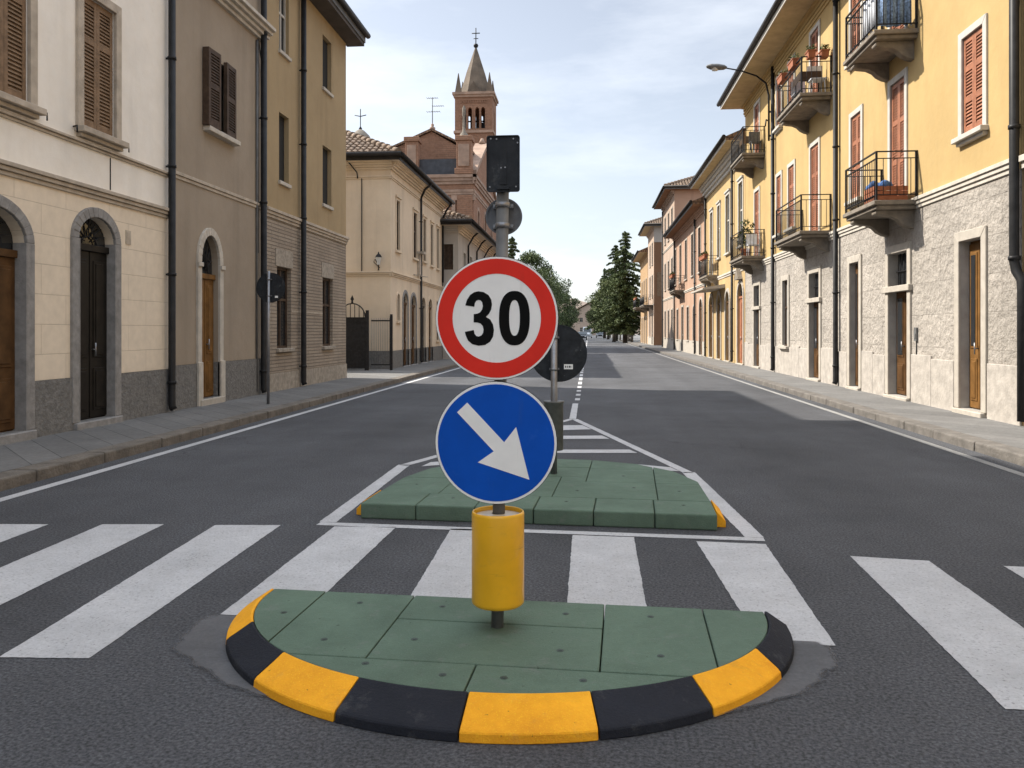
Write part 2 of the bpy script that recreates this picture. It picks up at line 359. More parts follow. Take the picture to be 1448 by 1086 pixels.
def louvre(F, u0, u1, v0, v1, d, mb, t=.04, splits=(.55,), st=.065, pitch=.055):
    fbox(mb, F, u0, u0 + st, v0, v1, d, d + t); fbox(mb, F, u1 - st, u1, v0, v1, d, d + t)
    ed = [v0] + [v0 + (v1 - v0) * s for s in splits] + [v1]
    for i, e in enumerate(ed):
        h = .13 if i == 0 else .09
        a = e if i == 0 else (e - h if i == len(ed) - 1 else e - h / 2)
        fbox(mb, F, u0 + st, u1 - st, a, a + h, d + .002, d + t - .002)
    fbox(mb, F, u0 + st, u1 - st, v0 + .1, v1 - .05, d + .001, d + .006)
    for i in range(len(ed) - 1):
        a = ed[i] + (.13 if i == 0 else .045); b = ed[i + 1] - (.09 if i == len(ed) - 2 else .045)
        k = max(1, int((b - a) / pitch)); pp = (b - a) / k
        for j in range(k):
            z = a + j * pp
            q = [(z + .002, d + t - .003), (z + .012, d + t - .003), (z + pp * .95, d + .008), (z + pp * .95 - .01, d + .008)]
            mb.loft([F.P(u0 + st, vv, dd) for vv, dd in q], [F.P(u1 - st, vv, dd) for vv, dd in q])
def shutters(F, o, par, mat, d, splits=(.55,)):
    w = (o['u1'] - o['u0']) / 2
    for k in range(2):
        mb = MB(); louvre(F, o['u0'] + k * w + .004, o['u0'] + (k + 1) * w - .004, o['v0'] + .01, o['v1'] - .01, -d, mb, splits=splits); mb.build('shutter', mat, par)
def win(F, o, parent, pane='glass', frame=None, fw=.12, proud=.035, sill=None, shut=None, shd=None, bar='door_brown', splits=(.55,), sillp=.14, cap=False, lab=None, fbottom=False):
    """one window: its pane is the part's own mesh; frame, sill and shutters are its sub-parts"""
    mb = MB(); fill(F, o, o['d'] - .01, mb); w = mb.build('window', pane, parent)
    if lab: w['label'] = lab
    if bar and not shut:
        b = MB(); uc = (o['u0'] + o['u1']) / 2; d0, d1 = -o['d'] + .012, -o['d'] + .05
        q = dict(o); vt = o['v1'] - o['rise']
        fbox(b, F, uc - .025, uc + .025, o['v0'], o['v1'] - .02, d0, d1)
        for z in (o['v0'] + .03, (o['v0'] + vt) / 2 + .2, vt - .03): fbox(b, F, o['u0'] + .002, o['u1'] - .002, z - .03, z + .03, d0 + .003, d1 - .003)
        fbox(b, F, o['u0'], o['u0'] + .05, o['v0'], vt, d0 + .001, d1 - .001); fbox(b, F, o['u1'] - .05, o['u1'], o['v0'], vt, d0 + .001, d1 - .001)
        b.build('sash', bar, w)
    if frame:
        b = MB(); ring(F, o, fw, -.01, proud, b, bottom=fbottom)
        if cap: fbox(b, F, o['u0'] - fw - .03, o['u1'] + fw + .03, o['v1'] + fw, o['v1'] + fw + .09, -.01, proud + .05)
        b.build('frame', frame, w, bevel=.006)
    if sill:
        b = MB(); fbox(b, F, o['u0'] - fw - .03, o['u1'] + fw + .03, o['v0'] - .09, o['v0'] - .002, -.02, sillp)
        if sillp > .1: fbox(b, F, o['u0'] - fw + .02, o['u1'] + fw - .02, o['v0'] - .15, o['v0'] - .092, -.02, sillp * .55)
        b.build('sill', sill, w, bevel=.008)
    if shut: shutters(F, o, w, shut, shd if shd is not None else o['d'] - .06, splits)
    return w
def door(F, o, parent, mat, transom=None, frame=None, fw=.15, proud=.03, lead='iron', step=None, glazed=False, handle=True, rail=True):
    """leaf pair + fan transom in a deep opening"""
    vs = o['v1'] - o['rise']; tv = transom if transom else vs
    d = o['d']; uc = (o['u0'] + o['u1']) / 2
    mb = MB(); q = dict(o)
    fbox(mb, F, o['u0'], o['u1'], o['v0'], tv, -d - .05, -d)
    dr = mb.build('door', mat, parent)
    for k in range(2):
        a = o['u0'] + (k * (uc - o['u0'])) + .012; b = a + (uc - o['u0']) - .024
        lf = MB(); fbox(lf, F, a, b, o['v0'] + .02, tv - .05, -d + .001, -d + .03)
        hh = tv - o['v0']
        for p0, p1 in ((.05, .30), (.36, .93)):
            z0, z1 = o['v0'] + hh * p0, o['v0'] + hh * p1
            for t_ in (0, 1):
                i = .07 + t_ * .045
                fbox(lf, F, a + i, b - i, z0 + t_ * .045, z1 - t_ * .045, -d + .02, -d + .045 + .012 * t_, 1 if (glazed and t_ and p0 > .3) else 0)
        lf.build('door_leaf', [mat, 'glass'], dr, bevel=.006)
    if handle:
        h = MB(); h.tube([F.P(uc + .06, o['v0'] + 1.05, -d + .03), F.P(uc + .06, o['v0'] + 1.05, -d + .09)], .012); h.tube([F.P(uc + .06, o['v0'] + .95, -d + .09), F.P(uc + .06, o['v0'] + 1.15, -d + .09)], .012)
        h.build('handle', 'steel', dr)
    if o['v1'] - tv > .08:
        t = MB(); qq = dict(o); qq['v0'] = tv; fill(F, qq, d + .01, t, thick=.02); tr = t.build('transom', 'glass', parent)
        l = MB(); fbox(l, F, o['u0'], o['u1'], tv - .05, tv + .05, -d + .002, -d + .07); l.build('transom_rail', mat, tr, bevel=.006)
        l = MB()
        if o['rise']:
            hw = (o['u1'] - o['u0']) / 2; rr = o['v1'] - tv - .06
            for k in range(1, 8):
                an = math.pi * k / 8
                l.tube([F.P(uc + .1 * math.cos(an) * hw / .4, tv + .06 + .12 * math.sin(an), -d + .02), F.P(uc + (hw * .55) * math.cos(an + .12), tv + .06 + rr * .6 * math.sin(an + .12), -d + .035), F.P(uc + (hw - .04) * math.cos(an), tv + .06 + (rr - .03) * math.sin(an), -d + .02)], .011, 6)
            l.tube([F.P(uc + hw * .4 * math.cos(math.pi * k / 10), tv + .06 + .3 * rr * math.sin(math.pi * k / 10), -d + .02) for k in range(11)], .011, 6)
        else:
            for k in range(1, 5):
                u = o['u0'] + (o['u1'] - o['u0']) * k / 5; l.tube([F.P(u, tv + .05, -d + .02), F.P(u, o['v1'], -d + .02)], .011, 6)
            l.tube([F.P(o['u0'], (tv + o['v1']) / 2, -d + .02), F.P(o['u1'], (tv + o['v1']) / 2, -d + .02)], .011, 6)
        l.build('grille', lead, tr)
    if frame:
        b = MB(); ring(F, o, fw, -.01, proud, b); b.build('door_frame', frame, parent, bevel=.008)
    if step:
        b = MB(); fbox(b, F, o['u0'] - .12, o['u1'] + .12, .1, o['v0'] - .002, -d, .1); b.build('doorstep', step, parent, bevel=.012)
    return dr
def band(F, u0, u1, v0, v1, proud, mat, parent, name='belt_course', steps=2):
    mb = MB(); h = (v1 - v0) / steps
    for k in range(steps): fbox(mb, F, u0, u1, v0 + k * h, v0 + (k + 1) * h - .004, -.03, proud * (k + 1) / steps)
    return mb.build(name, mat, parent, bevel=.006)
def pipe(F, u, v0, v1, parent, r=.055, off=.1, shoe=True, mat='pipe'):
    mb = MB(); pts = [F.P(u, v1, off), F.P(u, v0 + .12, off)]
    if shoe: pts.append(F.P(u, v0 + .05, off + .03))
    mb.tube(pts, r, 10)
    z = v0 + .5
    while z < v1:
        mb.tube([F.P(u, z, off), F.P(u, z + .05, off)], r + .014, 10); fbox(mb, F, u - .012, u + .012, z + .01, z + .04, -.01, off); z += 1.9
    return mb.build('downpipe', mat, parent)
def roof(side, Xf, u0, u1, ze, ov, D, parent, slope=.42, oh=.25, hip=(False, False), mat='tile', soffit='soffit_dark', th=.16, fascia='fascia', gutter=True, tiles=False, sof_t=.05):
    """ridge parallel to the street. side: +1 when the street is on the +X side of the facade"""
    e = Xf + side * ov; b = Xf - side * (D + ov); rm = (e + b) / 2; ya, yb = u0 - oh, u1 + oh
    half = abs(e - b) / 2; zt = ze + th; zr = zt + half * slope
    ra, rb = ya + (half if hip[0] else 0), yb - (half if hip[1] else 0)
    mb = MB()
    v = [(e, ya, ze), (e, yb, ze), (b, yb, ze), (b, ya, ze), (e, ya, zt), (e, yb, zt), (b, yb, zt), (b, ya, zt), (rm, ra, zr), (rm, rb, zr)]
    mb.add(v, [(0, 1, 2, 3), (0, 4, 5, 1), (1, 5, 6, 2), (2, 6, 7, 3), (3, 7, 4, 0), (4, 5, 9, 8), (6, 7, 8, 9), (5, 6, 9), (7, 4, 8)])
    rf = mb.build('roof', mat, parent)
    s = MB()
    for x0, x1, y0, y1 in ((Xf - side * .05, e - side * .005, ya + .01, yb - .01), ):
        s.box(min(x0, x1), max(x0, x1), y0, y1, ze - sof_t, ze - .003)
    if hip[0]: s.box(min(Xf - side * .06, b), max(Xf - side * .06, b), ya + .005, u0 + .05, ze - sof_t, ze - .003)
    s.build('soffit', soffit, rf)
    f = MB(); f.box(min(e, e + side * .03), max(e, e + side * .03), ya, yb, ze - .06, zt + .01)
    if hip[0]: f.box(min(e, b), max(e, b), ya - .03, ya, ze - .055, zt + .012)
    f.build('fascia', fascia, rf)
    if gutter:
        g = MB(); gx = e + side * .1
        g.tube([(gx, ya - .05, zt - .03), (gx, yb + .05, zt - .03)], .085, 10)
        if hip[0]: g.tube([(gx, ya - .1, zt - .03), (b, ya - .1, zt - .03)], .085, 10)
        g.build('gutter', 'gutter', rf)
    if tiles:   # half-round clay tiles on the slope facing down the street, and ridge caps on its hips
        t = MB(); x = min(e, b) + .1
        while x < max(e, b) - .05:
            L = min(x - min(e, b), max(e, b) - x); k = 0
            while k * .34 < L - .05:
                a0, a1 = k * .34, min((k + 1) * .34 + .05, L)
                z0, z1 = zt + a0 * slope + .05, zt + a1 * slope + .015
                jx = random.uniform(-.012, .012)
                A = [(x + jx + .10 * math.cos(math.pi * q / 5), ya + a0, z0 + .08 * math.sin(math.pi * q / 5)) for q in range(6)]
                B = [(x + jx + .085 * math.cos(math.pi * q / 5), ya + a1, z1 + .06 * math.sin(math.pi * q / 5)) for q in range(6)]
                t.loft(A, B, capB=False); k += 1
            x += .235
        for ex in (e, b):
            a = Vector((ex, ya, zt + .05)); c = Vector((rm, ra, zr + .06)); n = max(2, int((c - a).length / .4))
            for k in range(n): t.tube([a.lerp(c, k / n) + Vector((0, 0, .03)), a.lerp(c, (k + 1.1) / n)], [.13, .1], 8)
        t.build('roof_tiles', 'tile_geo', rf)
    return rf
def shell(F0, Xb, u0, u1, v1, mb, mi=0, near=True, far=True):
    """side and rear walls behind a street facade"""
    X = F0.o.x
    if near: mb.quad((X, u0, 0), (Xb, u0, 0), (Xb, u0, v1), (X, u0, v1), mi)
    if far: mb.quad((X, u1, 0), (Xb, u1, 0), (Xb, u1, v1), (X, u1, v1), mi)
    mb.quad((Xb, u0, 0), (Xb, u1, 0), (Xb, u1, v1), (Xb, u0, v1), mi)
def balcony(F, u0, u1, z, dep, parent, rail=.98, shape='curve', lab=None):
    mb = MB(); fbox(mb, F, u0, u1, z - .09, z, -.03, dep); fbox(mb, F, u0 + .06, u1 - .06, z - .17, z - .092, -.03, dep - .06)
    b = mb.build('balcony', 'stone_slab', parent, bevel=.012)
    if lab: b['label'] = lab
    for uu in (u0 + .22, u1 - .42):
        m = MB(); pr = [(0, z - .172), (dep - .1, z - .172), (dep - .1, z - .25), (dep * .75, z - .28), (dep * .55, z - .3), (dep * .4, z - .36), (dep * .3, z - .45), (dep * .15, z - .52), (0, z - .55)]
        m.loft([F.P(uu, v, d - .02) for d, v in pr], [F.P(uu + .2, v, d - .02) for d, v in pr])
        m.tube([F.P(uu - .02, z - .22, dep - .14), F.P(uu + .22, z - .22, dep - .14)], .045, 10)
        m.build('bracket', 'stone_slab', b, bevel=.008)
    r = MB(); a, c, e = u0 + .05, u1 - .05, dep - .06; t = z + rail
    for u, d in ((a, e), (c, e), (a, .03), (c, .03)): fbox(r, F, u - .018, u + .018, z, t, d - .018, d + .018)
    for zz, h in ((t, .022), (t - .14, .014), (z + .12, .014)):
        fbox(r, F, a, c, zz - h, zz, e - .02, e + .02)
        for u in (a, c): fbox(r, F, u - .019, u + .019, zz - h + .001, zz + .001, .0, e)
    n = int((c - a) / .125)
    for k in range(1, n): u = a + (c - a) * k / n; r.tube([F.P(u, z + .1, e), F.P(u, t - .15, e)], .008, 5)
    for u in (a, c):
        n2 = max(3, int(e / .125))
        for k in range(1, n2): r.tube([F.P(u, z + .1, e * k / n2), F.P(u, t - .15, e * k / n2)], .008, 5)
    for k in range(n):                                          # scrolls between the lower rails
        u = a + (c - a) * (k + .5) / n
        r.tube([F.P(u + .045 * math.cos(q * math.pi / 4), z + .06 + .045 * math.sin(q * math.pi / 4), e) for q in range(9)], .005, 4, caps=False)
    r.build('railing', 'iron', b)
    return b

# ------------------------------------------------------------------ ground, road, pavements
def sheet(name, poly, z, mat):
    mb = MB(); mb.add([(x, y, z) for x, y in poly], [tuple(range(len(poly)))]); o = mb.build(name, mat, fixn=False); o['kind'] = 'structure'; return o
def rect(x0, x1, y0, y1): return [(x0, y0), (x1, y0), (x1, y1), (x0, y1)]
KL, KR, FL, FR = -5.65, 4.95, -7.4, 6.5
sheet('ground', rect(-900, 900, -300, 1600), -.02, 'earth')
sheet('road', rect(KL - .05, KR + .05, -30, 420), 0, 'asphalt')
def slab(name, x0, x1, y0, y1, mat):
    mb = MB(); mb.box(x0, x1, y0, y1, -.3, .12); o = mb.build(name, mat); o['kind'] = 'structure'
slab('pavement', -40, KL - .28, -20, 400, 'pavement'); slab('pavement', KR + .28, 40, -20, 400, 'pavement')
for nm, x0, x1, mat in (('kerb', KL - .275, KL, 'kerbstone'), ('kerb', KR, KR + .275, 'kerbstone_grey')):
    mb = MB(); y = -12.
    while y < 130:
        l = random.uniform(.85, 1.35); j = random.uniform(-.006, .006)
        mb.box(x0 + j, x1 + j, y + .006, y + l - .006, -.2, .125 + random.uniform(-.004, .004)); y += l
    o = mb.build(nm, mat, bevel=.02, seg=2); o['kind'] = 'structure'
def ragged(p):
    out = []
    for i in range(len(p)):
        a, c = Vector(p[i]), Vector(p[(i + 1) % len(p)]); L = (c - a).length
        if L > 12: out.append(tuple(a)); continue
        n = max(1, int(L / .035)); nr = Vector((-(c - a).y, (c - a).x)).normalized(); ph = random.uniform(0, 9)
        for k in range(n): q = a + (c - a) * k / n + nr * (random.gauss(0, .0014) + .0015 * math.sin(k * .37 + ph) * math.sin(k * .11 + ph)); out.append(tuple(q))
    return out
def marking(name, polys, z=.004, mat='paint'):
    mb = MB()
    for p in polys: p = ragged(p); mb.add([(x, y, z) for x, y in p], [tuple(range(len(p)))])
    o = mb.build(name, mat, fixn=False); o['kind'] = 'structure'; return o
stripes = [[(-4.80, 6.09), (-4.30, 6.13), (-4.22, 3.62), (-4.72, 3.60)],
           [(-3.87, 6.17), (-3.38, 6.22), (-3.28, 3.63), (-3.78, 3.61)],
           [(-2.96, 6.23), (-2.44, 6.28), (-2.35, 3.64), (-2.78, 3.61)],
           [(-2.00, 6.27), (-1.51, 6.30), (-1.55, 4.25), (-2.0, 4.27)],
           [(-1.07, 6.29), (-.53, 6.28), (-.56, 4.1), (-1.02, 4.1)],
           [(-.12, 6.18), (.34, 6.16), (.32, 4.1), (-.12, 4.1)],
           [(.79, 6.08), (1.28, 6.05), (1.21, 4.13), (.85, 4.13)],
           [(1.79, 5.78), (2.28, 5.71), (2.24, 3.50), (1.70, 3.50)],
           [(2.72, 5.63), (3.22, 5.6), (3.16, 3.4), (2.66, 3.4)],
           [(3.66, 5.55), (4.16, 5.5), (4.1, 3.3), (3.6, 3.3)]]
marking('crosswalk_marking', stripes)
def strip(a, b, w):
    a, b = Vector(a), Vector(b); n = (b - a).normalized(); p = Vector((-n.y, n.x)) * w / 2
    return [tuple(a - p), tuple(b - p), tuple(b + p), tuple(a + p)]
marking('edge_line_marking', [rect(-5.42, -5.30, -12, 130)]); marking('edge_line_marking', [rect(4.60, 4.71, -12, 130)], mat='paint_worn')
ol = [strip((-2.16, 6.36), (1.30, 6.18), .10), strip((-2.10, 6.415), (-2.12, 9.25), .14), strip((-2.12, 9.2), (-.30, 14.3), .11),
      strip((1.24, 6.235), (1.09, 9.05), .14), strip((1.09, 9.0), (-.24, 14.3), .11)]
hat = [[(-1.9, 9.15), (-1.3, 9.5), (-1.32, 9.78), (-1.85, 9.45)], [(.45, 9.25), (1.0, 9.1), (.93, 9.35), (.50, 9.55)],
       [(-1.55, 10.2), (.62, 10.42), (.53, 10.70), (-1.5, 10.5)], [(-1.15, 11.55), (.3, 11.75), (.2, 12.1), (-1.05, 11.9)], [(-.75, 12.6), (.05, 12.85), (-.1, 13.4), (-.6, 13.3)]]
marking('island_outline_marking', ol); marking('hatch_marking', hat, .0045)
dash = [rect(-.335, -.215, 14.35, 17.4)]
y = 18.2
while y < 42: L = .55 if y < 21 else random.choice((.8, 1.6, 1.2)); dash.append(rect(-.30, -.19, y, y + L)); y += L + (.75 if y < 30 else .5)
while y < 230: dash.append(rect(-.27, -.15, y, y + 4)); y += 5.2
marking('centre_line_marking', dash)
sheet('road_patch', [(-2.4, 4.26), (-2.4, 3.0), (1.6, 3.0), (1.6, 4.15)], .008, 'patch')

# ------------------------------------------------------------------ traffic islands
def clip(poly, x0, x1, y0, y1):
    def cut(p, f, g):
        out = []
        for i in range(len(p)):
            a, b = p[i - 1], p[i]; fa, fb = f(a), f(b)
            if fa >= 0: out.append(a) if False else None
            if (fa >= 0) != (fb >= 0):
                t = fa / (fa - fb); out.append((a[0] + (b[0] - a[0]) * t, a[1] + (b[1] - a[1]) * t))
            if fb >= 0: out.append(b)
        return out
    for f in (lambda q: q[0] - x0, lambda q: x1 - q[0], lambda q: q[1] - y0, lambda q: y1 - q[1]):
        if len(poly) < 3: return []
        poly = cut(poly, f, None)
    return poly
def area(p): return abs(sum(p[i - 1][0] * p[i][1] - p[i][0] * p[i - 1][1] for i in range(len(p)))) / 2
def tile(parent, poly, z0, z1, mats, holes, bev=.006, zoff=0):
    cx, cy = sum(p[0] for p in poly) / len(poly), sum(p[1] for p in poly) / len(poly)
    mb = MB(); mb.loft([(x, y, z0) for x, y in poly], [(x, y, z1 + zoff) for x, y in poly])
    o = mb.build('rubber_tile', mats[0], None, bevel=bev, seg=2); o.parent = parent
    if holes:
        for x, y in holes:
            h = MB(); h.tube([(x, y, z1 + zoff - .004), (x, y, z1 + zoff + .0015)], .017, 12); h.tube([(x, y, z1 + zoff), (x, y, z1 + zoff + .0035)], .009, 8)
            b = h.build('bolt_plug', 'bolt', None); b.parent = o
    return o
isl = thing('traffic_island', 'half round rubber traffic island with green top and yellow and black kerb, in the foreground', 'traffic island', (-.43, 4.31, 0))
isl.rotation_euler.z = R(-2.6)
a1, b1_, a0, b0 = 1.33, 1.07, 1.445, 1.28
ell = [(a1 * math.cos(t), b1_ * math.sin(t)) for t in [math.pi + math.pi * k / 60 for k in range(61)]] + [(a1, .06), (-a1, .06)]
for (x0, x1, y0, y1, hs) in [(-1.5, -1.03, -2, .1, [(-1.12, -.3)]), (-1.03, -.52, -.8, .1, [(-.78, -.1), (-.78, -.62)]), (-.52, .515, -.3, .1, [(-.33, -.1), (.32, -.12)]),
                             (-.52, .515, -.8, -.3, [(-.36, -.56), (.33, -.6)]), (.515, 1.02, -.8, .1, [(.75, -.1), (.78, -.6)]), (1.02, 1.5, -2, .1, []),
                             (-1.03, -.02, -2, -.8, [(-.5, -.86), (-.14, -.93)]), (-.02, 1.02, -2, -.8, [(.12, -.92), (.45, -.9)])]:
    p = clip(ell, x0 + .003, x1 - .003, y0 + .003, y1 - .003)
    if len(p) > 2 and area(p) > .005: tile(isl, p, .0, .1, ['rubber_green'], [h for h in hs], zoff=random.uniform(-.002, .001))
angs = [180, 155.5, 132.5, 111, 90, 68.7, 47.7, 25, 0]
for k in range(8):
    n = 10; A = [R(angs[k] + (angs[k + 1] - angs[k]) * j / n + (-.12 if j == 0 else .12 if j == n else 0)) for j in range(n + 1)]
    mb = MB(); rings = []
    for t in A:
        c, s_ = math.cos(t), -math.sin(t); ex = .06 if abs(s_) < .02 else 0
        pr = [(a1 + .004, b1_ + .004, .0), (a1 + .004, b1_ + .004, .103), (a1 + .016, b1_ + .016, .102), (a0 - .014, b0 - .014, .046), (a0, b0, .038), (a0 + .004, b0 + .004, .0)]
        rings.append([(aa * c, bb * s_ + (.06 if s_ > -.01 else 0), z) for aa, bb, z in pr])
    for j in range(n): mb.loft(rings[j], rings[j + 1], capA=(j == 0), capB=(j == n - 1))
    o = mb.build('kerb_block', 'rubber_yellow' if k % 2 == 0 and k < 1 or k in (2, 4, 6) else 'rubber_black', None, bevel=.004); o.parent = isl
    o['label'] = 'yellow kerb block' if k in (0, 2, 4, 6) else 'black kerb block'
is2 = thing('traffic_island', 'second green rubber island behind the crosswalk, inside the white outline', 'traffic island', (-.44, 6.50, 0))
is2.rotation_euler.z = R(-3.0)
H2 = .125; W2 = 1.44
o2 = [(-W2, .0), (-W2 + .0, .35), (-1.42, 1.2), (-1.30, 1.75), (-1.05, 2.15), (-.6, 2.45), (-.1, 2.58), (.4, 2.55), (.85, 2.35), (1.2, 1.95), (1.40, 1.4), (W2, .35), (W2, 0)]
def cut_side(x, y): return (x, y)
ed = [-W2, -.97, -.48, 0, .48, .96, W2]
for k in range(6):
    tile(is2, [(ed[k] + .003, 0), (ed[k + 1] - .003, 0), (ed[k + 1] - .003, .5), (ed[k] + .003, .5)], 0, H2, ['rubber_green'], [((ed[k] + ed[k + 1]) / 2, .32)] if k % 2 else [], .012, random.uniform(-.004, .003))
for (x0, x1, y0, y1, hs) in [(-1.5, -.9, .5, 1.25, [(-1.2, .9)]), (-.9, .1, .5, 1.0, [(-.5, .75)]), (.1, 1.0, .5, 1.25, [(.3, .8), (.8, 1.0)]), (1.0, 1.5, .5, 1.25, [(1.2, .9)]), (-.9, .1, 1.0, 1.5, [(-.4, 1.25)]),
                             (-1.5, -.9, 1.25, 2.6, [(-1.1, 1.6)]), (-.9, -.25, 1.5, 2.7, [(-.6, 1.9)]), (-.25, .35, 1.5, 2.05, []), (-.25, .35, 2.05, 2.7, []), (.35, 1.0, 1.25, 2.0, [(.7, 1.6)]), (.1, .35, 1.25, 1.5, []), (.35, 1.0, 2.0, 2.7, []), (1.0, 1.5, 1.25, 2.6, [])]:
    p = clip(o2, x0 + .003, x1 - .003, y0 + .003, y1 - .003)
    if len(p) > 2 and area(p) > .004: tile(is2, p, 0, H2, ['rubber_green'], hs, .008, random.uniform(-.004, .002))
for s_, lab in ((-1, 'yellow wedge'), (1, 'yellow wedge')):
    mb = MB(); x0, x1 = s_ * (W2 + .003), s_ * (W2 + .075)
    q0 = [(x0, .12, 0), (x1, .12, 0), (x1, .12, .05), (x0, .12, H2 + .002)]; q1 = [(x, .58, z) for x, y_, z in q0]
    mb.loft(q0, q1); o = mb.build('edge_wedge', 'rubber_yellow', None, bevel=.004); o.parent = is2; o['label'] = lab
for s_ in (-1, 1):   # low grey trim lying beside the front corners
    pass

# ------------------------------------------------------------------ signs
def disc(mb, c, r, y0, y1, n=64, mi=0, r2=None):
    A = [(c[0] + r * math.cos(2 * math.pi * k / n), y0, c[1] + r * math.sin(2 * math.pi * k / n)) for k in range(n)]
    r2 = r if r2 is None else r2
    B = [(c[0] + r2 * math.cos(2 * math.pi * k / n), y1, c[1] + r2 * math.sin(2 * math.pi * k / n)) for k in range(n)]
    mb.loft(A, B, mi)
def annulus(mb, c, r0, r1, y0, y1, n=64, mi=0):
    for k in range(n):
        a, b = 2 * math.pi * k / n, 2 * math.pi * (k + 1) / n
        P = [(r0, a), (r1, a), (r1, b), (r0, b)]
        q = [(c[0] + r * math.cos(t), y0, c[1] + r * math.sin(t)) for r, t in P]; q2 = [(x, y1, z) for x, _, z in q]
        mb.add(q + q2, [(0, 1, 2, 3), (4, 5, 6, 7), (0, 1, 5, 4), (2, 3, 7, 6)], mi)
def clamp(mb, x, y, z, w=.14, r=.035):
    mb.box(x - w / 2, x + w / 2, y - r - .004, y - r + .006, z - .014, z + .014)
    mb.tube([(x, y, z - .016), (x, y, z + .016)], r + .006, 12)
    for s_ in (-1, 1): mb.tube([(x + s_ * w * .42, y - r - .003, z), (x + s_ * w * .42, y - r + .02, z)], .008, 6)
post = thing('sign_post', 'grey steel post on the front island carrying the speed limit and blue arrow signs', 'sign post', (-.445, 4.0, .1))
mb = MB(); X0, Y0, Z0 = -.445, 3.97, .1
lean = lambda z: X0 + (z - .1) * .0125
mb.tube([(X0, Y0, .095), (lean(2.46), Y0, 2.46)], .0305, 20); mb.build('pole', 'steel_dull', post)
# marker cylinder
cy = thing('marker_cylinder', 'glossy yellow plastic cylinder around the front sign post', 'marker', (-.445, 3.97, .22))
mb = MB(); mb.lathe([(.120, .0), (.128, .008), (.129, .02), (.129, .44), (.127, .450), (.121, .453), (.118, .448), (.118, .40)], (X0 + .003, Y0, .215), 48)
mb.build('shell', 'delineator', cy)
mb = MB(); mb.lathe([(.118, .431), (.05, .439), (.033, .441)], (X0 + .005, Y0, .215), 40); mb.build('top_cap', 'delineator_cap', cy)
mb = MB(); mb.lathe([(.119, .006), (.05, .004), (.033, .002)], (X0 + .003, Y0, .215), 40); mb.build('bottom_cap', 'delineator', cy)
# 30 sign
yf = Y0 - .052
s30 = thing('road_sign', 'round red rimmed speed limit sign reading 30', 'road sign', (-.443, yf, 1.612))
c = (-.443, 1.612)
mb = MB(); disc(mb, c, .300, yf, yf + .012); mb.build('plate', 'sign_back', s30, bevel=.003)
mb = MB(); disc(mb, c, .2975, yf - .0015, yf + .001); mb.build('white_face', 'sign_white', s30)
mb = MB(); annulus(mb, c, .2155, .2885, yf - .003, yf - .001); mb.build('red_ring', 'sign_red', s30)
k3 = .3 / 437.5
def sp(x, y, y_): return (c[0] + (x - 542.5) * k3, y_, c[1] - (y - 516) * k3)
three = [(320, 425), (332, 385), (355, 350), (385, 331), (415, 325), (450, 331), (485, 352), (505, 385), (510, 420), (504, 455), (489, 485), (466, 506), (498, 526), (517, 560), (524, 600), (518, 645), (497, 682), (462, 705), (415, 711), (370, 700), (340, 675), (323, 638), (317, 612),
         (380, 600), (385, 625), (398, 642), (415, 646), (435, 638), (447, 620), (450, 595), (444, 570), (428, 553), (405, 546), (380, 546), (380, 487), (405, 484), (425, 475), (440, 455), (445, 430), (440, 402), (428, 389), (412, 387), (398, 392), (388, 408), (384, 435)]
mb = MB(); mb.loft([sp(x, y, yf - .0032) for x, y in three], [sp(x, y, yf - .001) for x, y in three])
def sup(cx, cy_, a, b, n=48, e=2.35):
    out = []
    for k in range(n):
        t = 2 * math.pi * k / n; ct, st = math.cos(t), math.sin(t)
        out.append((cx + a * math.copysign(abs(ct) ** (2 / e), ct), cy_ + b * math.copysign(abs(st) ** (2 / e), st)))
    return out
A, B = sup(669, 516, 109, 192), sup(670, 514, 38, 126)
for k in range(48):
    j = (k + 1) % 48; q = [A[k], A[j], B[j], B[k]]
    mb.add([sp(x, y, yf - .0032) for x, y in q] + [sp(x, y, yf - .001) for x, y in q], [(0, 1, 2, 3), (4, 5, 6, 7), (0, 1, 5, 4), (2, 3, 7, 6)])
mb.build('number', 'sign_black', s30)
mb = MB(); clamp(mb, lean(1.45), Y0, 1.45); clamp(mb, lean(1.77), Y0, 1.77); mb.build('clamp', 'steel_dull', s30)
# blue arrow sign
sb = thing('road_sign', 'round blue sign with a white arrow pointing down to the right', 'road sign', (-.447, yf, 1.008))
c = (-.447, 1.008)
mb = MB(); disc(mb, c, .298, yf, yf + .012); mb.build('plate', 'sign_black', sb, bevel=.003)
mb = MB(); disc(mb, c, .2955, yf - .0015, yf + .001); mb.build('white_face', 'sign_white', sb)
mb = MB(); disc(mb, c, .284, yf - .003, yf - .001); mb.build('blue_face', 'sign_blue', sb)
kb = .298 / 246
arr = [(190, 112), (339, 269), (387, 208), (440, 417), (233, 351), (297, 306), (149, 151)]
mb = MB(); mb.loft([(c[0] + (x - 305) * kb, yf - .0046, c[1] - (y - 272) * kb) for x, y in arr], [(c[0] + (x - 305) * kb, yf - .0025, c[1] - (y - 272) * kb) for x, y in arr]); mb.build('arrow', 'sign_white', sb)
mb = MB(); clamp(mb, lean(.83), Y0, .83); clamp(mb, lean(1.16), Y0, 1.16); mb.build('clamp', 'steel_dull', sb)
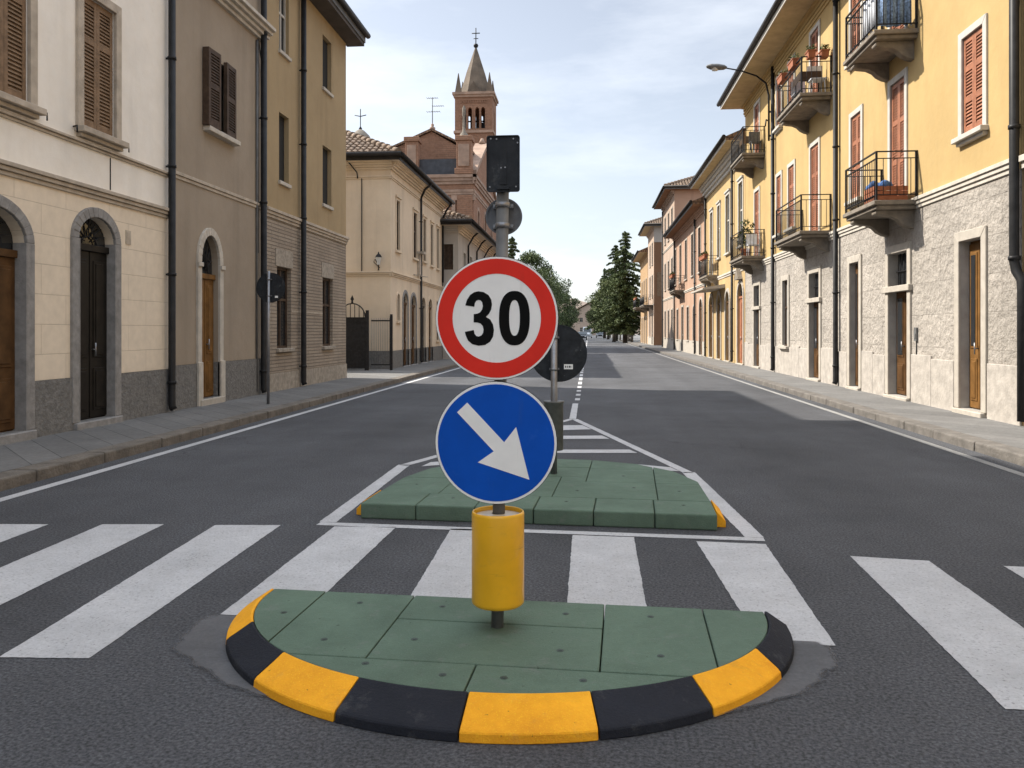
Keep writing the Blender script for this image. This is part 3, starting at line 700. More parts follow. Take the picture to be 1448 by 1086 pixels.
# small signs facing away at the top
def disc_back(name, label, cx, cz, r, ypole, xp, mat='sign_back', poler=.031, zs=None):
    t = thing(name, label, 'road sign', (cx, ypole + poler + .02, cz)); Y = ypole + poler + .02
    mb = MB(); disc(mb, (cx, cz), r, Y, Y + .004); annulus(mb, (cx, cz), r - .008, r, Y - .008, Y + .002); mb.build('plate', mat, t)
    mb = MB(); disc(mb, (cx, cz), r - .004, Y + .004, Y + .006); mb.build('front_face', 'sign_white', t)
    mb = MB()
    for s_ in (-.55, .55):
        z = cz + s_ * r; mb.box(xp - .05, xp + .05, Y - .016, Y - .001, z - .01, z + .01); mb.tube([(xp, ypole, z - .012), (xp, ypole, z + .012)], poler + .005, 12)
        for q in (-1, 1): mb.tube([(xp + q * .044, Y - .026, z), (xp + q * .044, Y, z)], .006, 6)
    mb.build('clamp', 'steel', t)
    mb = MB()
    for k in range(7):
        a_, rr = random.uniform(0, 6.28), random.uniform(.4, .85) * r; mb.tube([(cx + rr * math.cos(a_), Y - .003, cz + rr * math.sin(a_)), (cx + rr * math.cos(a_), Y + .001, cz + rr * math.sin(a_))], .0035, 6)
    mb.build('rivet', 'steel_dull', t)
    return t
xr = lean(2.10)
disc_back('road_sign', 'small round sign seen from its dark back, high on the front post', -.418, 2.118, .0915, Y0, xr, 'sign_back_grey')
rc = thing('road_sign', 'dark rectangular sign back at the very top of the front post', 'road sign', (-.412, Y0 - .04, 2.378))
cx, cz, w, h, Y = -.412, 2.362, .081, .137, Y0 - .042
pts = []
for sx, sz, a in ((1, -1, -90), (1, 1, 0), (-1, 1, 90), (-1, -1, 180)):
    for k in range(5): t = R(a + k * 22.5); pts.append((cx + sx * (w - .012) + .012 * math.cos(t), cz + sz * (h - .012) + .012 * math.sin(t)))
mb = MB(); mb.loft([(x, Y, z) for x, z in pts], [(x, Y + .005, z) for x, z in pts])
for i in range(len(pts)):
    a, b = pts[i - 1], pts[i]; ia, ib = [(cx + (p[0] - cx) * .95, cz + (p[1] - cz) * .97) for p in (a, b)]
    mb.add([(a[0], Y, a[1]), (b[0], Y, b[1]), (b[0], Y - .007, b[1]), (a[0], Y - .007, a[1]), (ia[0], Y - .007, ia[1]), (ib[0], Y - .007, ib[1]), (ib[0], Y, ib[1]), (ia[0], Y, ia[1])], [(0, 1, 2, 3), (3, 2, 5, 4), (4, 5, 6, 7)])
mb.build('plate', 'sign_back', rc)
mb = MB()
for x, z in ((-.06, .122), (-.032, .12), (.05, .12), (.07, .1), (-.065, -.112), (.063, -.112), (-.01, -.02), (.01, -.018)): mb.tube([(cx + x, Y - .004, cz + z), (cx + x, Y + .001, cz + z)], .004, 8)
mb.build('rivet', 'steel', rc)
mb = MB(); z = cz - .118; mb.box(cx - .03, cx + .03, Y - .012, Y - .0005, z - .007, z + .007); mb.tube([(lean(z), Y0, z - .012), (lean(z), Y0, z + .012)], .036, 12); mb.box(cx - .017, cx + .017, Y - .0035, Y - .0004, cz - .1, cz + .06)
mb.build('clamp', 'sign_back', rc)
# second island post
X1, Y1 = -.345, 8.15
p2 = thing('sign_post', 'slim grey post standing on the second island', 'sign post', (X1, Y1, .12))
mb = MB(); mb.tube([(X1, Y1, .12), (X1 + .005, Y1, 1.62)], .034, 14); mb.build('pole', 'steel', p2)
t = disc_back('road_sign', 'round sign seen from its dark back, right behind the speed limit sign', X1 + .045, 1.325, .288, Y1, X1 + .003, poler=.034)
Yb = Y1 + .034 + .02; mb = MB(); mb.box(X1 + .10, X1 + .19, Yb - .003, Yb - .0005, 1.165, 1.215); st = mb.build('sticker', 'sign_white', t)
mb = MB()
for k, ww in enumerate((.012, .01, .016, .008)): mb.box(X1 + .112 + k * .018, X1 + .112 + k * .018 + ww * .8, Yb - .004, Yb - .0028, 1.18, 1.20)
mb.build('sticker_print', 'sign_back', st)
c2 = thing('marker_cylinder', 'dull grey metal cylinder around the post of the second island', 'marker', (X1, Y1, .36))
mb = MB(); mb.lathe([(.09, 0), (.095, .005), (.095, .47), (.105, .475), (.105, .49), (.09, .49), (.035, .48)], (X1, Y1, .36), 32); mb.build('shell', 'steel_dull', c2)
# pavement sign on the left
XL, YL = -6.24, 15.4
p3 = thing('sign_post', 'thin grey post standing on the left pavement', 'sign post', (XL, YL, .12))
mb = MB(); mb.tube([(XL, YL, .11), (XL + .01, YL, 2.72)], .03, 12); mb.build('pole', 'steel', p3)
t = disc_back('road_sign', 'dark round sign back on the thin post of the left pavement', XL + .035, 2.40, .293, YL, XL + .01, poler=.03)
Yb = YL + .03 + .02; mb = MB(); mb.box(XL + .12, XL + .18, Yb - .003, Yb - .0005, 2.2, 2.24); mb.build('sticker', 'sign_white', t)

exec_left = None
# ------------------------------------------------------------------ left side of the street
F = left(FL)
# house 1: cream
b = thing('town_house', 'cream house with ashlar ground floor and brown shutters, at the left edge', 'house', (FL, 2, 0))
u0, u1, T = -9, 13.80, 11.7
D1, D2 = op(8.78, 10.07, .24, 3.13, .42, .15), op(11.17, 12.09, .22, 3.26, .36, .13)
D0 = op(5.2, 6.5, .24, 3.13, .42, .38)
Wn = [op(c_ - .41, c_ + .41, 4.53, 6.52, 0, .2) for c_ in (4.6, 7.1, 9.72, 11.69)]
mb = MB(); wall(F, u0, u1, .1, .88, [D0, D1, D2], mb, .03); mb.build('plinth', 'grey_plinth', b)
mb = MB(); wall(F, u0, u1, .88, 3.55, [D0, D1, D2], mb); mb.build('ground_floor_wall', 'cream_ashlar', b)
mb = MB(); wall(F, u0, u1, 3.55, T, Wn + [op(o['u0'], o['u1'], 7.9, 9.9, 0, .2) for o in Wn], mb); shell(F, FL - 9, u0, u1, T, mb); mb.build('wall', 'white_plaster', b)
band(F, u0, u1 - .06, 3.53, 3.71, .09, 'moulding', b, steps=3); band(F, u0, u1 - .06, 4.26, 4.345, .06, 'moulding', b)
for o in Wn:
    win(F, o, b, 'dark_room', 'moulding', .14, .05, 'moulding', 'shutter_brown', .06, sillp=.16, splits=(.68,))
    h = MB()
    for s_ in (-1, 1):
        uu = (o['u0'] + o['u1']) / 2 + s_ * .66; h.tube([F.P(uu - s_ * .06, 4.5, 0), F.P(uu, 4.5, .1), F.P(uu, 4.40, .1)], .012, 6)
    h.build('shutter_hook', 'iron', b)
    win(F, op(o['u0'], o['u1'], 7.9, 9.9, 0, .2), b, 'dark_room', 'moulding', .14, .05, 'moulding', 'shutter_brown', .06)
for o, m in ((D0, 'door_brown'), (D1, 'door_brown'), (D2, 'door_black')):
    door(F, o, b, m, o['v1'] - o['rise'] - (.1 if o is D2 else .15), 'grey_stone', .15, .045, step='grey_stone')
    for uu in (o['u0'], o['u1']): j = MB(); s_ = 1 if uu == o['u0'] else -1; fbox(j, F, min(uu, uu + s_ * .02), max(uu, uu + s_ * .02), o['v0'], o['v1'] - o['rise'], -o['d'] + .001, .044); j.build('door_jamb', 'grey_stone', b)
mb = MB(); fbox(mb, F, 12.42, 12.56, 2.95, 3.17, -.01, .012); fbox(mb, F, 12.44, 12.54, 2.97, 3.15, .012, .014)
for k in range(5): fbox(mb, F, 12.45, 12.53, 2.985 + k * .033, 3.0 + k * .033, .014, .018)
mb.build('vent', 'moulding', b)
pipe(F, 13.68, .12, T, b, .062, .11)
mb = MB(); fbox(mb, F, 11.99, 12.004, 3.74, 4.24, -.01, .012); mb.build('wall_cable', 'iron', b)
roof(1, FL, u0, u1, T, .55, 9, b, soffit='soffit_dark')
# house 2: taupe
b = thing('town_house', 'narrow grey brown house with one open shuttered window and arched door', 'house', (FL, 15.9, 0))
u0, u1, T = 13.86, 18.0, 11.6
Dr = op(14.93, 15.70, .24, 3.42, .55, .12); W = op(15.12, 16.34, 5.52, 6.96, 0, .25)
mb = MB(); wall(F, u0, u1, .1, .93, [Dr], mb, .03); mb.build('plinth', 'grey_plinth', b)
mb = MB(); wall(F, u0, u1, .93, T, [Dr, W], mb); shell(F, FL - 9, u0, u1, T, mb); mb.build('wall', 'taupe_stucco', b)
band(F, u0, u1, 4.30, 4.43, .045, 'moulding', b); band(F, u0, u1, 8.12, 8.45, .3, 'pale_moulding', b, 'cornice', 4)
door(F, Dr, b, 'door_honey', 2.62, 'pale_moulding', .15, .05, step='stone_trim')
for uu in (Dr['u0'] - .17, Dr['u1'] - .0): mb = MB(); fbox(mb, F, uu, uu + .17, 2.78, 2.86, .05, .085); mb.build('door_capital', 'pale_moulding', b, bevel=.006)
for uu in (Dr['u0'] - .18, Dr['u1'] + .0): mb = MB(); fbox(mb, F, uu, uu + .18, .12, .95, .03, .075); mb.build('door_pedestal', 'pale_moulding', b, bevel=.006)
mb = MB(); fill(F, W, .2, mb); w = mb.build('window', 'dark_room', b)
s_ = MB(); fbox(s_, F, W['u0'] - .06, W['u1'] + .1, W['v0'] - .1, W['v0'] - .003, -.02, .15); s_.build('sill', 'pale_moulding', w, bevel=.01)
for ua, da, ang in ((W['u0'] - .08, .1, 2), (W['u1'] - .38, .04, -3)):
    q = Fac(F.P(ua, 0, da), (math.sin(R(ang)), math.cos(R(ang)), 0), (math.cos(R(ang)), -math.sin(R(ang)), 0))
    m = MB(); louvre(q, 0, .47, W['v0'] + .0, W['v1'] + .06, 0, m, splits=(.52,)); fbox(m, q, -.02, .0, W['v0'], W['v1'] + .06, -.09 if da > .09 else -.03, .04); m.build('shutter', 'shutter_dark', w)
mb = MB(); mb.tube([F.P(17.55, .2, .03), F.P(17.55, 8.05, .03)], .022, 8); mb.tube([F.P(17.62, 3.3, .03), F.P(17.62, 8.1, .03), F.P(17.78, 7.6, .05), F.P(17.9, 7.2, .06)], .014, 6); mb.build('conduit', 'fascia', b)
pipe(F, 17.72, .12, T, b, .07, .12)
roof(1, FL, u0, u1, T, .45, 9, b, oh=0)
# house 3: ochre
b = thing('town_house', 'ochre house with plain slot windows over a coursed masonry ground floor', 'house', (FL, 21, 0))
u0, u1, T = 18.05, 24.35, 10.52
ups = [op(18.93, 19.57, 8.32, 9.86, 0, .13), op(22.15, 22.93, 8.38, 9.86, 0, .13), op(18.93, 19.57, 5.17, 6.82, 0, .13), op(22.15, 22.93, 5.12, 6.76, 0, .13)]
gr = [op(18.80, 19.72, 1.13, 3.1, 0, .15), op(22.15, 23.05, 1.12, 3.05, 0, .13)]
mb = MB(); wall(F, u0, u1, .1, .55, [], mb, .03); mb.build('plinth', 'course_base', b)
mb = MB(); wall(F, u0, u1, .55, 4.2, gr, mb); mb.build('ground_floor_wall', 'course_brick', b)
mb = MB(); wall(F, u0, u1, 4.2, T, ups, mb); shell(F, FL - 9, u0, u1, T, mb); mb.build('wall', 'ochre_stucco', b)
band(F, u0, u1 + .03, 4.2, 4.42, .1, 'moulding', b, steps=3)
for i, o in enumerate(ups): win(F, o, b, 'dark_room', None, .02, sill='pale_moulding', bar='white_trim' if i == 0 else None, sillp=.06)
for o in gr: win(F, o, b, 'glass', None, .03, sill='course_base', bar='shutter_dark', sillp=.08)
for o in gr:
    m = MB(); fbox(m, F, o['u0'] - .1, o['u1'] + .1, o['v1'] + .01, o['v1'] + .42, -.01, .014); m.build('lintel', 'course_base', b)
mb = MB(); fbox(mb, F, 19.75, 22.12, 2.02, 2.06, -.01, .008); mb.build('string_course', 'moulding', b)
pipe(F, 20.3, .12, T, b, .07, .12)
roof(1, FL, u0, u1, T, .5, 9, b, soffit='soffit_dark', oh=.3, th=.2, sof_t=.16)
# house 4: cream corner house
b = thing('corner_house', 'cream two storey corner house with arched doorways beyond the iron gate', 'house', (FL, 35, 0))
u0, u1, T = 30.0, 40.75, 7.95
ups = [op(30.88, 31.45, 4.68, 6.62, 0, .1), op(33.95, 34.72, 4.66, 6.6, 0, .1), op(36.0, 36.62, 4.7, 6.6, 0, .1), op(37.75, 38.35, 4.65, 6.58, 0, .1), op(39.3, 39.85, 4.62, 6.58, 0, .1)]
ar = [op(31.0, 31.45, 1.95, 3.0, .22, .1), op(32.05, 32.9, .14, 3.08, .42, .1), op(33.5, 34.5, .14, 3.06, .45, .1), op(35.6, 36.5, .14, 3.05, .42, .1), op(37.2, 38.1, .14, 3.04, .42, .1), op(39.2, 39.85, 1.1, 3.0, 0, .1)]
mb = MB(); wall(F, u0, u1, .1, .8, ar, mb, .03); wall(front(u0), FL - 9, FL + .03, .1, .8, [], mb, .03); mb.build('plinth', 'grey_plinth', b)
mb = MB(); wall(F, u0, u1, .8, T, ups + ar, mb); shell(F, FL - 9, u0, u1, T, mb); mb.build('wall', 'cream_stucco', b)
for G, a_, c_ in ((F, u0 - .08, u1), (front(u0), FL - 9, FL + .08)):
    band(G, a_, c_, 3.62, 3.8, .1, 'cream_stucco', b, steps=3); band(G, a_ , c_, 7.28, 7.4, .07, 'cream_stucco', b, 'frieze'); band(G, a_, c_, 7.62, 7.93, .3, 'cream_stucco', b, 'cornice', 4)
for o in ups: win(F, o, b, 'glass', 'cream_stucco', .1, .03, 'cream_stucco', None, bar='shutter_dark', cap=True, sillp=.09)
for i, o in enumerate(ar):
    if o['rise'] and i: door(F, o, b, 'door_brown' if i != 3 else 'door_black', None, 'grey_stone' if i in (1, 2) else 'cream_stucco', .14, .03, step='grey_stone')
    else: win(F, o, b, 'glass', 'cream_stucco', .08, .03, 'cream_stucco', None, bar='shutter_dark', sillp=.08)
pipe(F, 35.15, .12, 7.4, b, .05, .1)
mb = MB(); mb.tube([F.P(35.15, 7.4, .1), F.P(35.2, 7.75, .25), F.P(35.2, 8.0, .55)], .05, 8)
mb.tube([F.P(40.7, 4, .06), F.P(40.7, 7.3, .06), F.P(40.6, 7.7, .3), F.P(40.6, 8.0, .55)], .05, 8); mb.tube([(FL - 1.1, u0 - .03, 3.8), (FL - 1.1, u0 - .03, 7.3)], .018, 6); mb.tube([(FL - 1.6, u0 - .3, 7.95), (FL - 1.25, u0 - .15, 7.5), (FL - 1.25, u0 - .06, 7.3)], .025, 6); mb.build('downpipe', 'pipe', b)
mb = MB(); fbox(mb, F, 34.75, 35.05, 4.0, 4.9, -.01, .12); fbox(mb, F, 34.7, 35.3, 4.9, 5.0, -.01, .3); mb.tube([F.P(34, 3.95, .02), F.P(35.3, 3.95, .15), F.P(35.6, 3.95, .3)], .02, 6); mb.build('wall_box', 'moulding', b)
roof(1, FL, u0, u1, T, .42, 9, b, slope=.5, oh=.42, hip=(True, False), soffit='cream_stucco', tiles=True, th=.18, fascia='gutter')
# wall lantern on its ledge
l = thing('wall_lantern', 'small black wall lantern with frosted panes on the cream corner house', 'lantern', (FL - .42, u0 - .2, 3.8))
lx, ly, lz = FL - .42, u0 - .16, 3.82
K = .68
mb = MB(); mb.lathe([(.0, 0), (.06 * K, 0), (.03 * K, .06 * K), (.025 * K, .28 * K), (.06 * K, .3 * K)], (lx, ly, lz), 10); mb.tube([(lx, u0, lz + .1), (lx - .2, u0 - .1, lz + .32), (lx - .14, ly, lz + .42), (lx, ly, lz + .2)], .014, 6); mb.build('bracket', 'iron', l)
mb = MB(); mb.lathe([(.08 * K, .3 * K), (.16 * K, .72 * K)], (lx, ly, lz), 6); mb.build('pane', 'lamp_glass', l)
mb = MB(); mb.lathe([(.19 * K, .72 * K), (.13 * K, .84 * K), (.05 * K, .92 * K), (.03 * K, 1.0 * K), (0, 1.03 * K)], (lx, ly, lz), 6); mb.build('cap', 'iron', l)
# gate + fence in the gap
g = thing('iron_gate', 'black sheet iron gate with a crown of curved bars beside the ochre house', 'gate', (-8.0, 29.0, .12))
gx0, gx1, gy = -10.0, -8.05, 28.9
mb = MB(); mb.box(gx0, gx1, gy, gy + .03, .2, 2.0)
for k in range(3):
    x = gx0 + (gx1 - gx0) * k / 2 * .999
    mb.box(x - .03, x + .03, gy - .02, gy + .05, .12, 2.2)
for z in (.8, 1.85, 2.0): mb.box(gx0, gx1, gy - .012, gy + .042, z, z + .05)
mb.build('gate_leaf', 'iron', g)
mb = MB()
for k in range(0, 12):
    x = gx0 + (gx1 - gx0) * (k + .5) / 12; hgt = 2.15 + .42 * math.sin(math.pi * ((k % 6) + .5) / 6)
    mb.tube([(x, gy, 2.02), (x, gy, hgt)], .014, 6)
for c_ in (-9.5, -8.55): mb.tube([(c_ - .48 * math.cos(math.pi * q / 10), gy, 2.05 + .5 * math.sin(math.pi * q / 10)) for q in range(11)], .022, 6); mb.lathe([(.0, 0), (.05, .04), (.03, .1), (.07, .17), (0, .32)], (c_, gy, 2.54), 8)
mb.build('gate_crown', 'iron', g)
mb = MB()
for x in (gx0 - .02, gx1 + .06): mb.box(x - .05, x + .05, gy - .04, gy + .06, .12, 2.3)
mb.build('gate_post', 'iron', g)
g = thing('iron_fence', 'light railing of thin bars in front of the cream corner house', 'fence', (-7.5, 29.1, .12))
mb = MB(); mb.box(-7.9, -7.18, gy + .2, gy + .23, 1.9, 1.95); mb.box(-7.9, -7.18, gy + .2, gy + .23, .3, .34); mb.build('rail', 'iron', g)
mb = MB()
for k in range(11): x = -7.9 + .068 * k; mb.tube([(x, gy + .215, .3), (x, gy + .215, 2.02)], .007, 5)
mb.build('bar', 'steel_dull', g)
mb = MB(); mb.box(-7.2, -7.11, gy + .17, gy + .26, .12, 2.1); mb.tube([(-7.155, gy + .215, 2.1), (-7.155, gy + .215, 2.16)], .05, 8); mb.build('post', 'iron', g)
# house 5: grey
b = thing('town_house', 'grey plastered low house with deep eaves next to the church', 'house', (-6.6, 49, 0))
F5 = left(-6.6); u0, u1, T = 41.0, 57.5, 6.95
ups = [op(42.6 + k * 2.3, 43.5 + k * 2.3, 4.2, 5.7, 0, .2) for k in range(6)]; gd = [op(43 + k * 2.6, 44.2 + k * 2.6, .14, 2.9, 0, .25) for k in range(5)]
fw_ = [op(-7.35, -6.86, 4.68, 5.98, 0, .2)]
mb = MB(); wall(F5, u0, u1, .1, T, ups + gd, mb); wall(front(u0), -7.4, -6.6, .1, T, fw_, mb); shell(F5, -15, u0, u1, T, mb, near=False); mb.build('wall', 'grey_stucco', b)
for o in ups: win(F5, o, b, 'glass', 'pale_moulding', .1, .03, 'pale_moulding', None, bar='white_trim', sillp=.08)
for o in gd: door(F5, o, b, 'door_brown', None, 'pale_moulding', .12, .03)
win(front(u0), fw_[0], b, 'dark_room', 'pale_moulding', .05, .03, None, 'shutter_dark', .1)
band(F5, u0, u1, 6.55, 6.95, .3, 'cream_stucco', b, 'cornice', 4); band(front(u0), -7.4, -6.6, 6.55, 6.95, .28, 'grey_stucco', b, 'cornice', 4)
for k in range(4):
    uu = 44 + k * 3.4; mb = MB(); mb.tube([F5.P(uu, .2, .08), F5.P(uu, 6.2, .08), F5.P(uu + .05, 6.7, .35), F5.P(uu + .05, 7.0, .7)], .05, 8); mb.build('downpipe', 'pipe', b)
roof(1, -6.6, u0, u1, T, .7, 8, b, slope=.4, oh=.6, hip=(True, False), soffit='cream_stucco', tiles=True, fascia='gutter')
# church
b = thing('brick_church', 'weathered brick church with pilasters and a slate strip under its gable', 'church', (-16, 70, 0))
YC, XC = 62.0, -8.8
Fc, Fs = front(YC), left(XC)
cw = [op(64.2, 65.2, 6, 11.2, .5, .4), op(68.4, 69.6, 6, 11.5, .6, .4), op(73, 74, 6, 11.2, .5, .4)]
mb = MB(); wall(Fc, -26, XC, 0, 13.6, [], mb); wall(Fs, YC, 79, 0, 13.6, cw, mb); mb.quad((-26, YC, 0), (-26, 79, 0), (-26, 79, 13.6), (-26, YC, 13.6)); mb.quad((-26, 79, 0), (XC, 79, 0), (XC, 79, 13.6), (-26, 79, 13.6)); mb.quad((-26, YC, 13.6), (XC, YC, 13.6), (XC, 79, 13.6), (-26, 79, 13.6))
mb.build('wall', 'church_brick', b)
for o in cw: win(Fs, o, b, 'glass', 'church_stone', .25, .06, None, None, bar='iron')
for G, a_, c_ in ((Fc, -26, XC), (Fs, YC, 79)):
    band(G, a_ - (.25 if G is Fs else 0), c_ + (.25 if G is Fc else 0), 12.85, 13.6, .25, 'church_stone', b, 'cornice', 3); band(G, a_, c_, 12.05, 12.45, .08, 'church_stone', b, 'frieze', 2)
# pilasters with raised blocks above the cornice
for x0, x1 in ((-14.1, -13.1), (-10.1, -8.95)):
    mb = MB(); mb.box(x0, x1, YC - .18, YC + .9, 13.62, 16.4); mb.box(x0 - .12, x1 + .12, YC - .3, YC + 1, 13.61, 14.05); mb.box(x0 - .1, x1 + .1, YC - .28, YC + 1, 16.2, 16.55); mb.build('pier', 'church_brick', b, bevel=.02)
    mb = MB(); mb.box(x0 + .15, x1 - .15, YC - .25, YC - .17, 14.2, 15.9); mb.build('pier_panel', 'church_stone', b, bevel=.02)
mb = MB()
for x0, x1 in ((-14.1, -13.2), (-10.05, -8.85)): mb.box(x0, x1, YC - .18, YC + .1, 0, 12.0)
mb.build('pilaster', 'church_brick', b)
mb = MB()
for x0, x1 in ((-10.2, -9.85), ): mb.box(x0 - .3, x0 - .001, YC - .14, YC + .1, 0, 11.6); mb.box(x0 - .3, x1 + 1.2, YC - .16, YC + .1, 11.6, 12.0)
mb.build('pilaster_strip', 'church_stone', b)
mb = MB(); mb.box(-25, -9.2, YC + .35, YC + 2.4, 13.62, 14.9); mb.build('slate_strip', 'slate', b)
mb = MB(); mb.prism([(-26, YC + 2.4, 13.6), (-9.4, YC + 2.4, 13.6), (-9.4, YC + 2.4, 15.9), (-10.0, YC + 2.4, 16.1), (-12.5, YC + 2.4, 17.55), (-15.6, YC + 2.4, 16.25), (-26, YC + 2.4, 16.2)], (0, 12, 0)); mb.build('nave_wall', 'church_brick', b)
mb = MB(); mb.prism([(-15.7, YC + 2.2, 16.27), (-12.5, YC + 2.2, 17.62), (-9.3, YC + 2.2, 16.0), (-9.3, YC + 2.2, 16.17), (-12.5, YC + 2.2, 17.8), (-15.7, YC + 2.2, 16.44)], (0, 12.5, 0)); mb.box(-26, -15.7, YC + 2.2, YC + 15, 16.2, 16.36); mb.build('roof', 'tile', b)
mb = MB(); mb.prism([(XC + .02, 62.6, 13.6), (XC + .02, 76, 13.6), (XC + .02, 69.4, 17.2)], (-.8, 0, 0)); mb.build('street_gable', 'church_brick', b)
mb = MB()
for (ya, za), (yb, zb) in (((62.2, 13.65), (69.4, 17.35)), ((69.4, 17.35), (76.4, 13.65))):
    mb.prism([(XC + .2, ya, za), (XC + .2, yb, zb), (XC + .2, yb, zb + .35), (XC + .2, ya, za + .35)], (-1.1, 0, 0))
mb.tube([(XC - .3, 69.4, 17.6), (XC - .3, 69.4, 18.1)], [.35, .1], 10); mb.build('gable_coping', 'church_stone', b)
mb = MB(); mb.lathe([(.4, 0), (.3, .3), (.12, .5), (.09, 1.6), (.13, 1.8), (.13, 2.3), (.05, 2.5)], (-9.6, YC + .4, 16.5), 10); mb.build('finial', 'stone_slab', b)
mb = MB(); mb.lathe([(.2, 0), (.25, .2), (.1, .3), (.14, .45), (0, .6)], (-12.5, YC + 2.6, 17.7), 10); mb.build('gable_knob', 'church_stone', b)
# church tower
b = thing('bell_tower', 'square brick bell tower with open belfry and a pointed spire', 'tower', (-11.6, 84, 0))
tx0, tx1, ty0, ty1 = -13.55, -9.7, 82.0, 85.4
def tower_faces(v0, v1, mb, ops=True, mi=0, off=0):
    for G, a_, c_ in ((front(ty0), tx0, tx1), (back(ty1), tx0, tx1), (left(tx1), ty0, ty1), (right(tx0), ty0, ty1)):
        mid = (a_ + c_) / 2
        oo = [op(mid + k * .60 - .21, mid + k * .60 + .21, 22.15, 24.3, .3, .45) for k in (-1.62, -.62, .62, 1.62)] if ops and G.u.x else [op(mid + k * .60 - .21, mid + k * .60 + .21, 22.15, 24.3, .3, .45) for k in (-.62, .62)] if ops else []
        wall(G, a_ - off, c_ + off, v0, v1, oo, mb, off, mi)
mb = MB(); tower_faces(0, 25.6, mb); mb.build('wall', 'church_brick', b)
mb = MB()
for z0, z1, o_ in ((21.7, 21.95, .12), (25.35, 25.6, .12), (25.6, 25.85, .24), (19.6, 19.7, .04)): mb.box(tx0 - o_, tx1 + o_, ty0 - o_, ty1 + o_, z0, z1)
mb.build('cornice', 'church_stone', b)
for G in (front(ty0), back(ty1)):
    mid = (tx0 + tx1) / 2; mb = MB(); fbox(mb, G, mid - 1.35, mid + 1.35, 25.0, 25.1, -.02, .08)
    for k in range(11): fbox(mb, G, mid - 1.3 + k * .24, mid - 1.17 + k * .24, 24.75, 25.02, -.02, .07)
    mb.build('corbel_frieze', 'church_brick', b)
    for k in (-1.62, -.62, .62, 1.62): mb = MB(); ring(G, op(mid + k * .60 - .21, mid + k * .60 + .21, 22.15, 24.3, .3), .07, -.01, .05, mb); mb.build('arch_moulding', 'church_brick', b)
mb = MB(); cxm, cym = (tx0 + tx1) / 2, (ty0 + ty1) / 2
oct_ = lambda r, z: [(cxm + r * 1.06 * math.cos(R(22.5 + 45 * k)), cym + r * math.sin(R(22.5 + 45 * k)), z) for k in range(8)]
mb.loft(oct_(1.62, 25.85), oct_(.95, 28.3), capB=False); mb.loft(oct_(.95, 28.3), oct_(.07, 31.0)); mb.build('spire', 'spire', b)
for sx in (-1, 1):
    for sy in (-1, 1):
        x, y_ = cxm + sx * 1.6, cym + sy * 1.4; m = MB(); m.loft([(x - .32, y_ - .32, 25.85), (x + .32, y_ - .32, 25.85), (x + .32, y_ + .32, 25.85), (x - .32, y_ + .32, 25.85)], [(x - .03, y_ - .03, 27.9), (x + .03, y_ - .03, 27.9), (x + .03, y_ + .03, 27.9), (x - .03, y_ + .03, 27.9)]); m.build('pinnacle', 'spire', b)
for k in (-1, 1): m = MB(); m.prism([(cxm - .7, cym + k * 1.7, 25.86), (cxm + .7, cym + k * 1.7, 25.86), (cxm, cym + k * 1.7, 27.0)], (0, -k * 1.0, 0)); m.build('spire_gable', 'spire', b)
mb = MB(); mb.lathe([(0, 0), (.2, .1), (.26, .26), (.2, .42), (0, .5)], (cxm, cym, 30.9), 12); mb.tube([(cxm, cym, 31.3), (cxm, cym, 33.0)], .05, 6)
mb.tube([(cxm - .42, cym, 32.45), (cxm + .42, cym, 32.45)], .05, 6); mb.tube([(cxm - .25, cym, 31.9), (cxm + .25, cym, 31.9)], .04, 6); mb.build('cross', 'iron', b)
mb = MB(); mb.lathe([(.45, 0), (.4, .2), (.28, .6), (.15, .75), (0, .8)], (cxm + .6, cym, 22.4), 14); mb.tube([(tx0 + .2, cym, 23.3), (tx1 - .2, cym, 23.3)], .08, 6); mb.build('bell', 'iron', b)
mb = MB(); fbox(mb, front(ty0), cxm + .25, cxm + .45, 18.5, 19.3, -.01, .02); mb.build('slit_window', 'dark_room', b)
# lantern turret behind the corner house
b = thing('roof_turret', 'small stone dome with iron cross rising over the cream roof', 'dome', (-17.4, 61, 0))
mb = MB(); mb.box(-20, -15.5, 60, 64, 0, 15.6); mb.lathe([(1.0, 15.6), (.95, 16.0), (.7, 16.5), (.3, 16.9), (.1, 17.0)], (-17.4, 61, 0), 14); mb.build('dome', 'stone_slab', b)
mb = MB(); mb.lathe([(.05, 16.9), (.14, 17.05), (.05, 17.2), (.035, 17.25), (.035, 18.55), (0, 18.6)], (-17.4, 61, 0), 8); mb.tube([(-17.85, 61, 18.1), (-17.4, 61, 18.0), (-16.95, 61, 18.1)], .035, 6); mb.build('cross', 'iron', b)
# aerial on the church gable
b = thing('tv_antenna', 'thin metal aerial mast with three cross bars on the church gable', 'antenna', (-12.5, YC + 2.6, 18.2))
mb = MB(); ax, ay = -12.5, YC + 2.6
mb.tube([(ax, ay, 18.2), (ax, ay, 20.35)], .035, 6)
for z, l0, l1 in ((20.3, -.45, .42), (19.65, 0, .9), (19.2, -.45, .6)):
    mb.tube([(ax + l0, ay, z), (ax + l1, ay, z)], .022, 5)
    for k in range(6): x = ax + l0 + (l1 - l0) * k / 5; mb.tube([(x, ay - .25, z), (x, ay + .25, z)], .012, 4)
mb.build('aerial', 'steel_dull', b)

